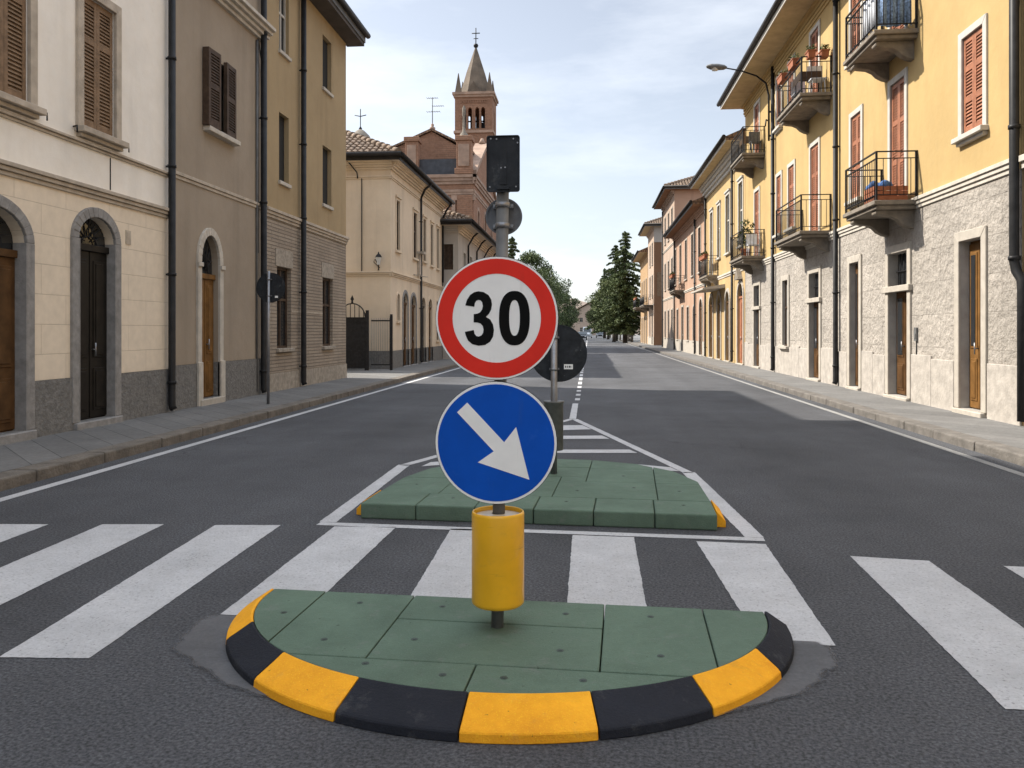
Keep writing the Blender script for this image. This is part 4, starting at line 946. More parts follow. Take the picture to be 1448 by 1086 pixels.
# ------------------------------------------------------------------ right side of the street
F = right(FR)
def ydoor(F, o, b, mat='door_brown', trans=None, ledge=False):
    door(F, o, b, mat, trans, 'stone_trim', .17, .04, step='stone_trim', glazed=True)
    if ledge and trans: m = MB(); fbox(m, F, o['u0'] - .22, o['u1'] + .22, trans - .08, trans + .05, -.02, .09); m.build('ledge', 'stone_trim', b, bevel=.01)
def ywin(F, o, b, sill='white_trim', d=None): return win(F, o, b, 'dark_room', 'white_trim', .13, .035, sill, 'shutter_red', d if d is not None else o['d'] - .03, splits=(.36, .68))
b = thing('town_house', 'yellow house at the right edge beyond the black downpipe', 'house', (FR, 3, 0))
u0, u1, T = -9, 12.85, 11.8
o1 = [op(9.5, 10.3, .2, 3.1, 0, .35), op(5.5, 6.3, .2, 3.1, 0, .35)]; o2_ = [op(x, x + .8, 4.9, 6.6, 0, .1) for x in (9.4, 6, 2.5)]
mb = MB(); wall(F, u0, u1, .1, 4.0, o1, mb); mb.build('ground_floor_wall', 'quarry_stone', b)
mb = MB(); wall(F, u0, u1, 4.0, T, o2_, mb); shell(F, FR + 9, u0, u1, T, mb); mb.build('wall', 'yellow_pale', b)
for o in o1: ydoor(F, o, b)
for o in o2_: ywin(F, o, b, d=.05)
band(F, u0, u1, 3.98, 4.18, .08, 'pale_moulding', b); roof(-1, FR, u0, u1, T, .9, 9, b, oh=0)
b = thing('town_house', 'long yellow house with iron balconies over a rough grey stone ground floor', 'house', (FR, 24, 0))
u0, u1, T = 12.9, 34.6, 10.9
gd = [op(14.13, 14.94, .2, 3.11, 0, 0.17), op(17.27, 18.32, .18, 3.2, 0, 0.17), op(20.25, 20.95, .18, 3.22, 0, 0.14), op(23.64, 24.68, .18, 3.22, 0, 0.14), op(27.25, 27.98, 1.05, 3.22, 0, 0.11), op(31.68, 32.72, .18, 3.3, 0, 0.11)]
sh = op(14.08, 14.84, 4.92, 6.62, 0, .1)
l1 = [op(17.42, 18.22, 4.17, 6.82, 0, 0.17), op(20.12, 20.86, 4.75, 6.82, 0, 0.14), op(23.7, 24.55, 4.27, 6.9, 0, 0.14), op(26.45, 27.2, 4.85, 6.85, 0, 0.11), op(28.2, 28.85, 4.85, 6.85, 0, 0.11), op(31.75, 32.6, 4.36, 6.95, 0, 0.11)]
l2 = [op(17.42, 18.22, 7.56, 10.1, 0, 0.17), op(20.12, 20.86, 8.15, 10.1, 0, 0.14), op(23.7, 24.55, 7.97, 10.2, 0, 0.14), op(26.45, 27.2, 8.5, 10.2, 0, 0.11), op(28.2, 28.85, 8.5, 10.2, 0, 0.11), op(31.75, 32.6, 8.17, 10.3, 0, 0.11), op(14.08, 14.84, 8.2, 9.95, 0, .1)]
mb = MB(); wall(F, u0, u1, .1, 4.0, gd, mb, 0, 0, 1); mb.build('ground_floor_wall', ['quarry_stone', 'reveal'], b)
mb = MB(); x = u0
cuts = sorted([(o['u0'] - .2, o['u1'] + .2) for o in gd if o['v0'] < .3])
for a_, c_ in cuts + [(u1, u1)]:
    if a_ - x > .3:
        n = max(1, round((a_ - x) / .95)); w_ = (a_ - x) / n
        for k in range(n): mb = MB(); fbox(mb, F, x + k * w_ + .006, x + (k + 1) * w_ - .006, .1, 1.02 + (.06 if k % 2 else 0), -.02, .035); mb.build('plinth_panel', 'quarry_plinth', b, bevel=.008)
    x = c_
mb = MB(); wall(F, u0, u1, 4.0, T, l1 + l2 + [sh], mb, 0, 0, 1); shell(F, FR + 10, u0, u1, T, mb); mb.build('wall', ['yellow_stucco', 'reveal'], b)
bs = band(F, u0 + .12, u1, 3.98, 4.2, .085, 'pale_moulding', b, steps=3)
band(F, u0, u1, 10.45, 10.62, .08, 'yellow_stucco', b, 'frieze'); band(F, u0, u1, 10.66, 10.88, .16, 'yellow_stucco', b, 'cornice')
for i, o in enumerate(gd):
    if i == 4: win(F, o, b, 'grey_blind', 'stone_trim', .16, .04, 'stone_trim', None, bar='shutter_dark')
    else: ydoor(F, o, b, 'door_honey' if i == 0 else 'door_brown', None if i in (0,) else (2.45 if i != 2 else None), ledge=i in (1, 3, 5))
ywin(F, sh, b, d=.05)
for o in l1 + l2: ywin(F, o, b, 'white_trim' if (o['v1'] - o['v0']) < 2.2 else None, d=.05 if o['d'] < .2 else None)
for u_, c_, z in ((16.75, 18.77, 4.15), (16.75, 18.75, 7.54), (22.5, 25.5, 4.25), (22.45, 25.2, 7.95), (30.8, 33.45, 4.34), (30.77, 33.3, 8.15)): balcony(F, u_, c_, z, .85, b)
pipe(F, 21.85, .12, T, b, .065, .1); pipe(F, 29.1, .12, T, b, .065, .1)
mb = MB(); mb.tube([F.P(12.93, T, .1), F.P(12.93, 2.6, .1), F.P(12.91, 2.45, .08), F.P(12.8, 2.32, .06), F.P(12.78, 2.15, .06), F.P(12.78, .2, .06)], .07, 12)
for z in (2.62, 4.6, 6.6): mb.tube([F.P(12.93, z, .1), F.P(12.93, z + .06, .1)], .085, 12)
mb.build('downpipe', 'pipe', b)
mb = MB(); fbox(mb, F, 16.78, 16.9, 1.35, 1.62, -.01, .04); fbox(mb, F, 16.8, 16.88, 1.4, 1.5, .04, .05); mb.build('doorbell', 'steel_dull', b)
mb = MB(); mb.tube([F.P(16.84, .95, .01), F.P(16.84, 1.35, .01)], .012, 6); mb.build('wall_cable', 'iron', b)
roof(-1, FR, u0, u1, T, .95, 10, b, soffit='soffit_pale', oh=.25, fascia='white_trim', th=.2)
# lower yellow house
b = thing('town_house', 'lower yellow house with a row of arched ground floor doorways', 'house', (FR, 40, 0))
u0, u1, T = 34.65, 45.9, 9.5
ups = [op(35.1, 36.0, 5.2, 7.9, 0, .1), op(38.3, 39.3, 5.2, 7.9, 0, .1), op(41.0, 41.8, 5.2, 7.8, 0, .1), op(43.4, 44.2, 4.4, 7.8, 0, .1)]
ar = [op(34.95, 36.25, .16, 3.6, .6, .1), op(38.3, 39.4, .16, 3.4, .5, .1), op(40.8, 41.9, .16, 3.4, .5, .1), op(43.3, 44.6, .16, 3.4, .5, .1)]
mb = MB(); wall(F, u0, u1, .1, T, ups + ar, mb); shell(F, FR + 9, u0, u1, T, mb); mb.build('wall', 'yellow_pale', b)
for o in ups: win(F, o, b, 'glass', 'white_trim', .13, .04, 'white_trim', None, bar='white_trim', cap=True, sillp=.1)
for i, o in enumerate(ar): door(F, o, b, 'shutter_red' if i == 0 else 'door_brown', None, 'stone_trim', .16, .05, step='stone_trim')
mb = MB(); mb.prism([F.P(35.15, 3.75, 0), F.P(36.05, 3.75, 0), F.P(35.6, 4.25, 0)], (-.2, 0, 0)); mb.build('door_crest', 'stone_slab', b)
band(F, u0, u1, 4.1, 4.28, .07, 'pale_moulding', b); band(F, u0, u1, 8.85, 9.5, .4, 'white_trim', b, 'cornice', 4)
mb = MB(); mb.prism([F.P(39.6, 3.62, 0), F.P(39.6, 3.80, 0), F.P(39.6, 3.62, 1.05), F.P(39.6, 3.54, 1.05)], (0, 4.6, 0)); mb.build('canopy', 'stone_trim', b)
balcony(F, 41.6, 44.6, 4.37, .6, b)
pipe(F, 37.2, .12, T, b, .055, .1); pipe(F, 45.6, .12, 8.9, b, .055, .1); roof(-1, FR, u0, u1, T, .8, 9, b, soffit='soffit_pale', oh=.15, fascia='white_trim')
def row(name, label, u0, u1, T, mat, ups, grd, ov, hip=False, tiles=False, gmat=None, soffit='soffit_pale', pane='glass', D=9, extra=None, belts=(4.1,), front_mat=None):
    b = thing(name, label, 'house', (FR, (u0 + u1) / 2, 0))
    mb = MB()
    if gmat: wall(F, u0, u1, .1, .95, grd, mb, .03); mb.build('plinth', gmat, b); mb = MB()
    wall(F, u0, u1, .95 if gmat else .1, T, ups + grd, mb); mb.quad((FR, u1, 0), (FR + D, u1, 0), (FR + D, u1, T), (FR, u1, T)); mb.quad((FR + D, u0, 0), (FR + D, u1, 0), (FR + D, u1, T), (FR + D, u0, T))
    if front_mat is None: mb.quad((FR, u0, 0), (FR + D, u0, 0), (FR + D, u0, T), (FR, u0, T))
    mb.build('wall', mat, b)
    if front_mat: m = MB(); m.quad((FR, u0, 0), (FR + D, u0, 0), (FR + D, u0, T), (FR, u0, T)); m.build('side_wall', front_mat, b)
    for o in ups: win(F, o, b, pane, 'stone_trim', .11, .035, 'stone_trim', None, bar='shutter_dark', sillp=.09)
    for o in grd:
        if o['v0'] > .5: win(F, o, b, 'glass', 'stone_trim', .11, .035, 'stone_trim', None, bar='shutter_dark', sillp=.09)
        else: door(F, o, b, 'door_brown', None, 'stone_trim', .14, .04, step='stone_trim')
    for z in belts: band(F, u0, u1, z, z + .16, .07, 'pale_moulding', b)
    band(F, u0, u1, T - .35, T, .25, mat, b, 'cornice', 3)
    roof(-1, FR, u0, u1, T, ov, D, b, soffit=soffit, oh=.45 if hip else .15, hip=(hip, hip), tiles=tiles, slope=.42)
    return b
pk = row('town_house', 'salmon pink house with a flowered balcony and low brown eaves', 46.0, 62.4, 8.6, 'pink_stucco', [op(48 + k * 3.3, 49 + k * 3.3, 5.0, 7.6, 0, .1) for k in range(5)],
         [op(47.3, 48.6, .16, 3.4, .5, .1), op(50.5, 51.5, .95, 3.1, .4, .1), op(53.6, 54.6, .95, 3.1, 0, .1), op(56.6, 57.7, .16, 3.2, 0, .1), op(59.8, 60.8, .95, 3.1, 0, .1)], .75, gmat='stone_trim', soffit='brown_stucco')
balcony(F, 56, 59.2, 4.35, .75, pk); pipe(F, 50, .12, 8.3, pk, .06, .1); pipe(F, 61.8, .12, 8.3, pk, .06, .1)
rs = row('town_house', 'tall rose house with a hipped tile roof above the salmon house', 62.6, 72.0, 12.3, 'rose_stucco', [op(63.7 + k * 2.8, 64.7 + k * 2.8, z, z + 2.2, 0, .1) for k in range(3) for z in (5, 8.9)],
         [op(63.7 + k * 2.8, 64.7 + k * 2.8, 1.0, 3.2, 0, .1) for k in range(3)], .75, hip=True, tiles=True, gmat='stone_trim', soffit='brown_stucco', belts=(4.1, 8.2), front_mat='pink_stucco')
pipe(F, 71.5, .12, 11.9, rs, .06, .1)
m = MB(); fbox(m, front(62.6), FR + 1.4, FR + 9, 9.0, 11.0, -.01, .03); m.build('side_panel', 'grey_stucco', rs)
tw = row('town_house', 'brown tower like house with pale top storey and balcony', 82.0, 90.0, 12.0, 'rose_stucco', [op(83.2 + k * 3, 84.4 + k * 3, z, z + 2.2, 0, .1) for k in range(2) for z in (5, 8.3)],
         [op(83.2, 84.5, .16, 3.2, 0, .1), op(86.5, 87.6, .95, 3.1, 0, .1)], .9, hip=True, tiles=True, gmat='stone_trim', front_mat='brown_stucco')
balcony(F, 82.6, 89, 4.2, 1.0, tw)
m = MB(); fbox(m, front(82.0), FR, FR + 9, 10.4, 12.0, -.01, .03); m.build('top_storey_panel', 'grey_stucco', tw)
m = MB(); fbox(m, front(82.0), FR + .3, FR + .75, 5.0, 7.4, -.01, .03); m.build('side_shutter', 'shutter_brown', tw)
ow = row('town_house', 'orange house farthest along the right side next to the conifers', 90.4, 103.0, 10.2, 'orange_stucco', [op(92 + k * 3.5, 93.1 + k * 3.5, 5, 7.4, 0, .1) for k in range(3)], [op(92 + k * 3.5, 93.1 + k * 3.5, .16, 3.1, 0, .1) for k in range(3)], 1.0, soffit='soffit_pale')
balcony(F, 91.5, 96.5, 4.2, 1.3, ow)
# street lamp on the long yellow house
t = thing('street_lamp', 'wall mounted street lamp on a curved arm above the right hand balconies', 'street lamp', (FR, 29.6, 8.4))
lu = 29.6
mb = MB(); mb.tube([F.P(lu, 8.3, .12), F.P(lu, 9.9, .12), F.P(lu, 10.35, .22), F.P(lu, 10.62, .55), F.P(lu, 10.82, 1.1), F.P(lu, 10.93, 1.62)], [.036, .036, .033, .03, .027, .024], 10)
for z in (8.45, 9.3): fbox(mb, F, lu - .03, lu + .03, z, z + .06, -.01, .12)
mb.tube([F.P(lu, 9.0, .12), F.P(lu - .4, 8.95, .3), F.P(lu - .5, 8.7, .35)], .025, 6); mb.build('arm', 'iron', t)
mb = MB(); P_ = lambda d, r: [F.P(lu + r * 1.1 * math.cos(2 * math.pi * k / 12), 10.95 + (d - 1.6) * .08 + r * .62 * math.sin(2 * math.pi * k / 12), d) for k in range(12)]
prof = [(1.58, .05), (1.68, .13), (1.9, .17), (2.15, .15), (2.28, .08), (2.31, .02)]
for i in range(len(prof) - 1): mb.loft(P_(*prof[i]), P_(*prof[i + 1]), capA=i == 0, capB=i == len(prof) - 2, smooth=True)
mb.build('lamp_head', 'steel_dull', t)
mb = MB(); mb.lathe([(0, -.1), (.1, -.08), (.14, 0)], (FR - 2.0, lu, 10.93), 12); mb.build('lamp_glass', 'lamp_glass', t)

# ------------------------------------------------------------------ things on the balconies
def leaves(mb, c, r, n, s, mi=0, sq=(1, 1, 1)):
    for _ in range(n):
        while True:
            p = Vector((random.uniform(-1, 1), random.uniform(-1, 1), random.uniform(-1, 1)))
            if p.length < 1: break
        p = Vector(c) + Vector((p.x * r * sq[0], p.y * r * sq[1], p.z * r * sq[2]))
        a = Vector((random.gauss(0, 1), random.gauss(0, 1), random.gauss(0, 1))).normalized(); b_ = a.cross(Vector((random.gauss(0, 1), random.gauss(0, 1), random.gauss(0, 1)))).normalized()
        k = s * random.uniform(.6, 1.3)
        mb.add([p - a * k, p + b_ * k * .45, p + a * k, p - b_ * k * .45], [(0, 1, 2, 3)], mi)
def planter(u, d, z, label, lng=.55, group=None, n=70):
    t = thing('flower_box', label, 'flower box', F.P(u, z, d), group)
    mb = MB(); q = lambda k, zz: [F.P(u - lng / 2 * k, zz, d - .1 * k), F.P(u + lng / 2 * k, zz, d - .1 * k), F.P(u + lng / 2 * k, zz, d + .1 * k), F.P(u - lng / 2 * k, zz, d + .1 * k)]
    mb.loft(q(.85, z), q(1, z + .18)); fbox(mb, F, u - lng / 2 - .015, u + lng / 2 + .015, z + .165, z + .195, d - .115, d + .115); mb.build('box', 'terracotta', t)
    mb = MB()
    for k in range(3): leaves(mb, F.P(u + (k - 1) * lng * .3, z + .25, d), .13, n // 3, .05)
    mb.build('plant', 'leaf_pot', t)
    return t
zt = 7.95 + .98 - .06
planter(22.52, .2, zt, 'terracotta flower box on the near rail of the top middle balcony, by the wall', .3)
planter(22.52, .55, zt, 'terracotta flower box in the middle of the near rail, top middle balcony', .3)
planter(23.3, .8, zt, 'terracotta flower box on the near end of the front rail, top middle balcony', .6)
planter(24.6, .8, zt, 'terracotta flower box on the far end of the front rail, top middle balcony', .6)
planter(43.1, .54, 4.37 + .9, 'long flower box hung on the balcony of the lower yellow house', 2.2, n=260)
planter(57.5, .7, 5.25, 'flower box on the balcony of the salmon pink house', 2.2, n=240)
planter(93.5, 1.2, 5.1, 'overgrown flower box on the balcony of the orange house', 4.2, n=600)
def table(u, d, z, label, mat):
    t = thing('balcony_table', label, 'table', F.P(u, z, d))
    mb = MB(); fbox(mb, F, u - .4, u + .4, z + .70, z + .73, d - .28, d + .28); fbox(mb, F, u - .41, u - .4, z + .45, z + .73, d - .28, d + .28); fbox(mb, F, u - .4, u + .4, z + .5, z + .70, d + .28, d + .285); mb.build('table_top', mat, t)
    for su in (-1, 1):
        for sd in (-1, 1): m = MB(); m.tube([F.P(u + su * .34, z, d + sd * .22), F.P(u + su * .34, z + .7, d + sd * .22)], .018, 6); m.build('leg', 'iron', t)
def chair(u, d, z, label, mat, rot=0):
    t = thing('balcony_chair', label, 'chair', F.P(u, z, d))
    m = MB(); fbox(m, F, u - .2, u + .2, z + .42, z + .45, d - .2, d + .2); m.build('seat', mat, t)
    m = MB(); fbox(m, F, u + .18, u + .21, z + .45, z + .88, d - .2, d + .2); m.build('backrest', mat, t)
    for su in (-1, 1):
        for sd in (-1, 1): m = MB(); m.tube([F.P(u + su * .18, z, d + sd * .18), F.P(u + su * .16, z + .42, d + sd * .16)], .014, 6); m.build('leg', mat, t)
table(23.4, .42, 7.95, 'small dark table on the top middle balcony of the yellow house', 'shutter_dark'); chair(22.85, .3, 7.95, 'white chair on the top middle balcony, near the downpipe', 'white_cloth'); chair(24.25, .4, 7.95, 'pale chair behind the dark table, top middle balcony', 'white_cloth')
table(31.7, .4, 8.15, 'brown covered table on the top far balcony of the yellow house', 'shutter_brown'); chair(31.05, .3, 8.15, 'steel chair on the top far balcony of the yellow house', 'steel_dull')
chair(31.3, .35, 4.34, 'pale chair on the lower far balcony', 'white_cloth')
t = thing('potted_plant', 'bushy potted plant on the lower far balcony', 'plant', F.P(31.9, 4.34, .5))
mb = MB(); mb.lathe([(0, 0), (.14, 0), (.19, .33), (.2, .36), (.16, .36), (.1, .33)], F.P(31.9, 4.34, .5), 14); mb.build('pot', 'terracotta', t)
mb = MB(); leaves(mb, F.P(31.9, 5.1, .5), .35, 200, .07); leaves(mb, F.P(31.6, 5.55, .5), .25, 90, .07); mb.tube([F.P(31.9, 4.6, .5), F.P(31.9, 5.1, .5)], .02, 6, ); mb.build('foliage', 'leaf_pot', t)
t = thing('storage_crate', 'brick red crate heaped with blue cloth on the lower near balcony', 'crate', F.P(17.2, 4.15, .45))
u, d, z = 17.2, .45, 4.16
mb = MB()
fbox(mb, F, u - .22, u + .35, z, z + .02, d - .33, d + .33)
for a_ in ((u - .22, u - .2, d - .33, d + .33), (u + .33, u + .35, d - .33, d + .33)):
    for k in range(3): fbox(mb, F, a_[0], a_[1], z + .02 + k * .1, z + .105 + k * .1, a_[2], a_[3])
for a_ in ((d - .33, d - .31), (d + .31, d + .33)):
    for k in range(3): fbox(mb, F, u - .2, u + .33, z + .02 + k * .1, z + .105 + k * .1, a_[0], a_[1])
mb.build('slats', 'terracotta', t)
mb = MB()
for k in range(9): c_ = F.P(u + random.uniform(-.15, .28), z + .3 + random.uniform(0, .1), d + random.uniform(-.27, .27)); mb.lathe([(0, -.09), (.07, -.06), (.1, 0), (.07, .06), (0, .09)], c_, 9)
cl = mb.build('cloth_heap', 'blue_cloth', t)
def cloth(u0, u1, d, z0, z1, label, mat, group=None):
    mb = MB(); n = 14
    top = [F.P(u0 + (u1 - u0) * k / n, z1, d + .02 * math.sin(k * 1.7)) for k in range(n + 1)]; bot = [F.P(u0 + (u1 - u0) * k / n, z0 + random.uniform(-.03, .03), d + .04 * math.sin(k * 1.7 + .4)) for k in range(n + 1)]
    for k in range(n):
        a_, b2, c_, e_ = top[k], top[k + 1], bot[k + 1], bot[k]; th = (F.n * .008)
        mb.add([a_, b2, c_, e_, a_ + th, b2 + th, c_ + th, e_ + th], [(0, 1, 2, 3), (4, 5, 6, 7), (0, 1, 5, 4), (2, 3, 7, 6)], 0, True)
    o = mb.build('hanging_cloth', mat); tag(o, label, 'laundry', group)
def cloth_side(u, d0, d1, z0, z1, label, mat):
    global F
    keep = F; G = Fac(F.P(u, 0, 0), F.n, -F.u); F = G; cloth(d0, d1, 0, z0, z1, label, mat); F = keep
cloth_side(16.92, .08, .72, 7.66, 8.5, 'blue and white cloth hung on the near end of the top near balcony', 'patterned_cloth'); cloth(17.0, 17.9, .7, 7.7, 8.5, 'white cloth hung along the front of the top near balcony', 'white_cloth')

# ------------------------------------------------------------------ trees
def tree_round(name, label, x, y, h, r, seed, trunk_h=None, leaf='leaf_dark', group=None):
    random.seed(seed); t = thing(name, label, 'tree', (x, y, .1), group); th = trunk_h or h * .28
    mb = MB(); mb.tube([(x, y, 0), (x + .1, y, th * .6), (x, y, th), (x + .1, y, h * .75)], [.28, .22, .2, .06], 9)
    for k in range(9):
        a_ = k * 2.4; zz = th * .8 + (h - th) * .09 * k * .8; rr = r * random.uniform(.5, .85)
        mb.tube([(x, y, zz), (x + rr * .5 * math.cos(a_), y + rr * .5 * math.sin(a_), zz + rr * .25), (x + rr * math.cos(a_), y + rr * math.sin(a_), zz + rr * .55)], [.1, .07, .025], 6)
    mb.build('trunk', 'bark', t)
    mb = MB(); n = 46
    for k in range(n):
        a_ = random.uniform(0, 6.28); u = random.uniform(0, 1); zz = th + (h - th) * u
        env = r * (math.sin(math.pi * min(1, .12 + u * .88)) ** .6) * random.uniform(.35, 1.0)
        c_ = (x + env * math.cos(a_), y + env * math.sin(a_), zz); cr = random.uniform(.55, 1.1) * r * .3
        leaves(mb, c_, cr, 210, .17, sq=(1, 1, .75))
    mb.build('crown', leaf, t, fixn=False); return t
def conifer(name, label, x, y, h, r, seed, trunk_h=1.6, group=None, leaf='leaf_dark'):
    random.seed(seed); t = thing(name, label, 'tree', (x, y, .1), group)
    mb = MB(); mb.tube([(x, y, 0), (x, y, h * .5), (x, y, h * .98)], [.32, .2, .03], 9); mb.build('trunk', 'bark', t)
    mb = MB(); z = trunk_h
    while z < h:
        u = (z - trunk_h) / (h - trunk_h); rr = r * (1 - u) ** .7 * (.75 + .25 * math.sin(min(1, u * 6) * 1.57)); nb = max(4, int(12 * (1 - u)) + 3)
        for k in range(nb):
            a_ = random.uniform(0, 6.28); L = rr * random.uniform(.45, 1.15) * (.82 + .3 * math.sin(a_ * 2.3 + z * 1.1 + seed)) + .12
            for j in range(int(4 + L * 4)):
                q = (j + 1) / int(4 + L * 4)
                c_ = (x + L * q * math.cos(a_), y + L * q * math.sin(a_), z + L * .18 * q - .35 * L * q * q)
                leaves(mb, c_, .16 + .16 * (1 - q) + .04 * L, 13, .16, sq=(1, 1, .6))
        z += .42 + .12 * (1 - u)
    for k in range(40): leaves(mb, (x, y, h - .02 * k), .05 + .012 * k, 4, .13)
    mb.build('crown', leaf, t, fixn=False); return t
conifer('conifer_tree', 'tallest dark conifer at the end of the right hand houses', 4.7, 106, 14.4, 4.3, 3, 1.6)
conifer('conifer_tree', 'broad conifer just left of the tallest one', 4.2, 126, 14.6, 4.6, 4, 1.6, leaf='leaf_mid')
conifer('conifer_tree', 'slim pointed conifer farther along the right side', 3.3, 168, 14.4, 3.6, 5, 1.6)
tree_round('street_tree', 'low rounded tree at the far end of the right side', 3.6, 150, 9.5, 4.0, 6, leaf='leaf_mid')
tree_round('street_tree', 'rounded tree between the conifers on the right', 3.6, 116, 9.0, 3.6, 16, 2.0, leaf='leaf_mid')
conifer('conifer_tree', 'conifer whose tip shows beside the upper post on the left', -9.2, 98, 12.9, 3.0, 8, 2.0, leaf='leaf_mid')
tree_round('street_tree', 'large dark tree right behind the speed limit sign', -8.0, 116, 12.3, 4.8, 9, 2.6)
tree_round('street_tree', 'mid sized dark tree second in the left row', -7.2, 134, 11.4, 4.8, 10, 2.4)
tree_round('street_tree', 'darker tree third in the left row', -6.6, 152, 10.2, 4.6, 11, 2.4)
tree_round('street_tree', 'fourth tree in the left row, just before the farthest one', -6.2, 176, 9.4, 4.6, 12, 2.4)
random.seed(5)
# bare slim trunks of the row of young trees along the right pavement
for i, yy in enumerate((112, 121, 131, 139, 147, 158, 172)):
    x = 3.6 + random.uniform(-.2, .5) if False else 5.3 - i * .12
    mb = MB(); mb.tube([(x, yy, .1), (x + .05, yy, 2.2), (x, yy, 3.8)], [.16, .13, .1], 8); o = mb.build('tree_trunk', 'bark_pale'); tag(o, 'pale slim trunk in the row under the conifers', 'tree trunk', 'pale trunks along the right pavement')

t = thing('wooden_fence', 'low wooden rail fence along the right pavement under the conifers', 'fence', (5.6, 110, .12))
for k in range(9): m = MB(); m.box(5.55, 5.67, 104.2 + k * 2.6, 104.32 + k * 2.6, .1, 1.2); m.build('post', 'bark', t)
for z in (.55, 1.0): m = MB(); m.box(5.59, 5.64, 104.2, 125.1, z, z + .12); m.build('rail', 'bark_pale', t)
tree_round('street_tree', 'smallest looking tree, farthest away in the left row', -6.4, 205, 9.6, 5.0, 13, 2.2)
# ------------------------------------------------------------------ far end: house, hill, vehicles
b = thing('far_house', 'distant reddish house closing the view at the end of the street', 'house', (2.5, 300, 0))
Ff = front(296); wo = [op(-3 + k * 2.6, -2 + k * 2.6, z, z + 1.6, 0, .2) for k in range(5) for z in (1.2, 4.8)]
mb = MB(); wall(Ff, -6, 11, 0, 8, wo, mb); mb.quad((-6, 296, 0), (-6, 306, 0), (-6, 306, 8), (-6, 296, 8)); mb.quad((11, 296, 0), (11, 306, 0), (11, 306, 8), (11, 296, 8)); mb.prism([(-6, 296.02, 8), (11, 296.02, 8), (2.5, 296.02, 12.6)], (0, 10, 0)); mb.build('wall', 'rose_stucco', b)
for o in wo: win(Ff, o, b, 'glass', None, bar='white_trim')
mb = MB(); mb.prism([(-7, 295.3, 7.8), (2.5, 295.3, 12.9), (12, 295.3, 7.8), (12, 295.3, 8.1), (2.5, 295.3, 13.2), (-7, 295.3, 8.1)], (0, 11.4, 0)); mb.build('roof', 'tile', b)
mb = MB(); n = 40
pts = [(-160 + 8 * k, 420, 9 + 7 * math.sin(k * .35 + 1) ** 2 + 3 * math.sin(k * 1.1)) for k in range(n + 1)]
for k in range(n):
    a_, c_ = pts[k], pts[k + 1]
    mb.add([(a_[0], 330, -1), (c_[0], 330, -1), c_, a_, (c_[0], 560, -1), (a_[0], 560, -1)], [(0, 1, 2, 3), (3, 2, 4, 5)], 0, True)
o = mb.build('hills', 'hill', fixn=False); o['kind'] = 'structure'
def car(name, label, x, y, body, w=1.75, L=4.2, h=1.45, van=False, face=-1):
    t = thing(name, label, 'van' if van else 'car', (x, y, 0)); s_ = face
    pr = [(-L / 2, .35), (-L / 2, .75), (-L * .27, .9), (-L * .12, h * .97), (L * .25, h), (L * .46, .95), (L / 2, .85), (L / 2, .35)] if not van else [(-L / 2, .35), (-L / 2, .9), (-L * .42, 1.15), (-L * .28, h * .95), (-L * .2, h), (L / 2, h), (L / 2, .35)]
    mb = MB(); n = len(pr)
    R_ = []
    for k, (q, f) in enumerate(((-1, .93), (-.94, 1), (.94, 1), (1, .93))): R_.append([(x + q * w / 2 * (1 if z < 1 else .9), y - s_ * p * f, .35 + (z - .35) * f) for p, z in pr])
    for k in range(3): mb.loft(R_[k], R_[k + 1], capA=k == 0, capB=k == 2)
    mb.build('body', body, t, bevel=.03)
    mb = MB(); a_, c_ = (pr[2], pr[3]); i0 = .12
    yq = lambda p, z, e: (p - .02, z + e)
    p0, p1 = Vector((a_[0], a_[1])).lerp(Vector(c_), i0), Vector((a_[0], a_[1])).lerp(Vector(c_), .9)
    mb.add([(x - w * .40, y - s_ * (p0.x - .03), p0.y + .02), (x + w * .40, y - s_ * (p0.x - .03), p0.y + .02), (x + w * .36, y - s_ * (p1.x - .03), p1.y + .02), (x - w * .36, y - s_ * (p1.x - .03), p1.y + .02)], [(0, 1, 2, 3)]); mb.build('windscreen', 'car_glass', t)
    for sx in (-1, 1):
        m = MB(); m.box(x + sx * w * .33 - .16, x + sx * w * .33 + .16, min(y + s_ * L / 2, y + s_ * (L / 2 + .02)), max(y + s_ * L / 2, y + s_ * (L / 2 + .02)), .55, .7); m.build('headlight', 'headlight', t)
        for sy in (-1, 1): m = MB(); m.tube([(x + sx * (w / 2 - .18), y + sy * L * .3, .31), (x + sx * (w / 2 + .01), y + sy * L * .3, .31)], .31, 14); m.build('wheel', 'tyre', t)
    m = MB(); m.box(x - w * .25, x + w * .25, min(y + s_ * L / 2, y + s_ * (L / 2 + .015)), max(y + s_ * L / 2, y + s_ * (L / 2 + .015)), .42, .55); m.build('grille', 'tyre', t)
car('parked_car', 'dark car coming up the left lane far down the street', -1.05, 140, 'car_dark')
car('delivery_van', 'pale van behind the dark car far down the street', -.25, 176, 'car_white', 2.0, 5.4, 2.4, True)
car('parked_car', 'small dark car far down on the right side of the street', 2.55, 182, 'car_dark')

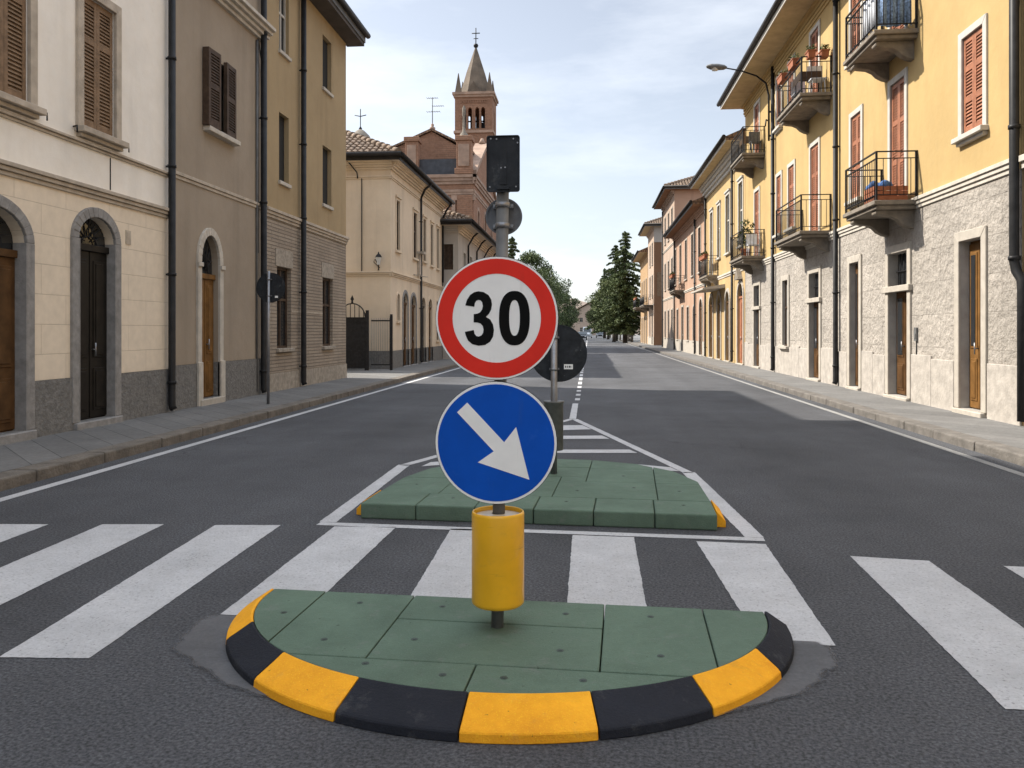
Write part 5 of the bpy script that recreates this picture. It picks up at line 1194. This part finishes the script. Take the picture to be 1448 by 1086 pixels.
# ------------------------------------------------------------------ light, sky, camera
EL, AZ = R(44.5), R(17)
S = Vector((-math.cos(AZ) * math.cos(EL), math.sin(AZ) * math.cos(EL), math.sin(EL)))
sun = bpy.data.lights.new('sun', 'SUN'); sun.energy = 4.1; sun.angle = R(.6); sun.color = (1, .93, .82)
so = bpy.data.objects.new('sun', sun); C.objects.link(so); so.rotation_euler = S.to_track_quat('Z', 'Y').to_euler(); so.location = (0, 0, 40)
w = bpy.data.worlds.new('World'); sc.world = w; w.use_nodes = True; t = w.node_tree; bg = t.nodes['Background']
sky = N(t, 'ShaderNodeTexSky', sky_type='NISHITA'); sky.sun_disc = False; sky.sun_elevation = EL; sky.sun_rotation = math.atan2(S.x, S.y)
sky.air_density = 1.0; sky.dust_density = 1.2; sky.ozone_density = 1.0
g = N(t, 'ShaderNodeTexCoord'); mp = N(t, 'ShaderNodeMapping'); mp.inputs['Scale'].default_value = (1.2, 1.0, 5.0); mp.inputs['Location'].default_value = (.3, .1, .4); mp.inputs['Rotation'].default_value = (.15, .1, .5)
t.links.new(g.outputs['Generated'], mp.inputs['Vector'])
c1 = maprange(t, noise(t, 1.7, 10, mp.outputs['Vector'], rough=.62), .47, .8, 0, .42)
hs = N(t, 'ShaderNodeHueSaturation'); hs.inputs['Saturation'].default_value = .5; t.links.new(sky.outputs[0], hs.inputs['Color'])
c = mix(t, c1, hs.outputs['Color'], (8.0, 8.2, 8.5))
sz = N(t, 'ShaderNodeSeparateXYZ'); t.links.new(g.outputs['Generated'], sz.inputs[0])
c = mix(t, maprange(t, sz.outputs[2], .38, .85, 0, .66), c, (11.6, 12.8, 14.6))      # added brightening overhead, above the view, to fill the shaded street
t.links.new(c, bg.inputs['Color']); bg.inputs['Strength'].default_value = .1
cam = bpy.data.cameras.new('camera'); co = bpy.data.objects.new('camera', cam); C.objects.link(co); sc.camera = co
cam.sensor_width = 36; cam.lens = 1150 / 1448 * 36; cam.shift_y = -(543 - 468) / 1448; cam.clip_end = 3000; cam.clip_start = .05
co.location = (0, 0, 1.55); co.rotation_euler = (R(90), 0, math.atan2(832 - 724, 1150))
sc.view_settings.view_transform = 'Standard'; sc.view_settings.look = 'None'; sc.view_settings.exposure = .95; sc.view_settings.gamma = 1
sc.render.engine = 'CYCLES'; sc.cycles.max_bounces = 8; sc.cycles.diffuse_bounces = 4; sc.cycles.use_denoising = True
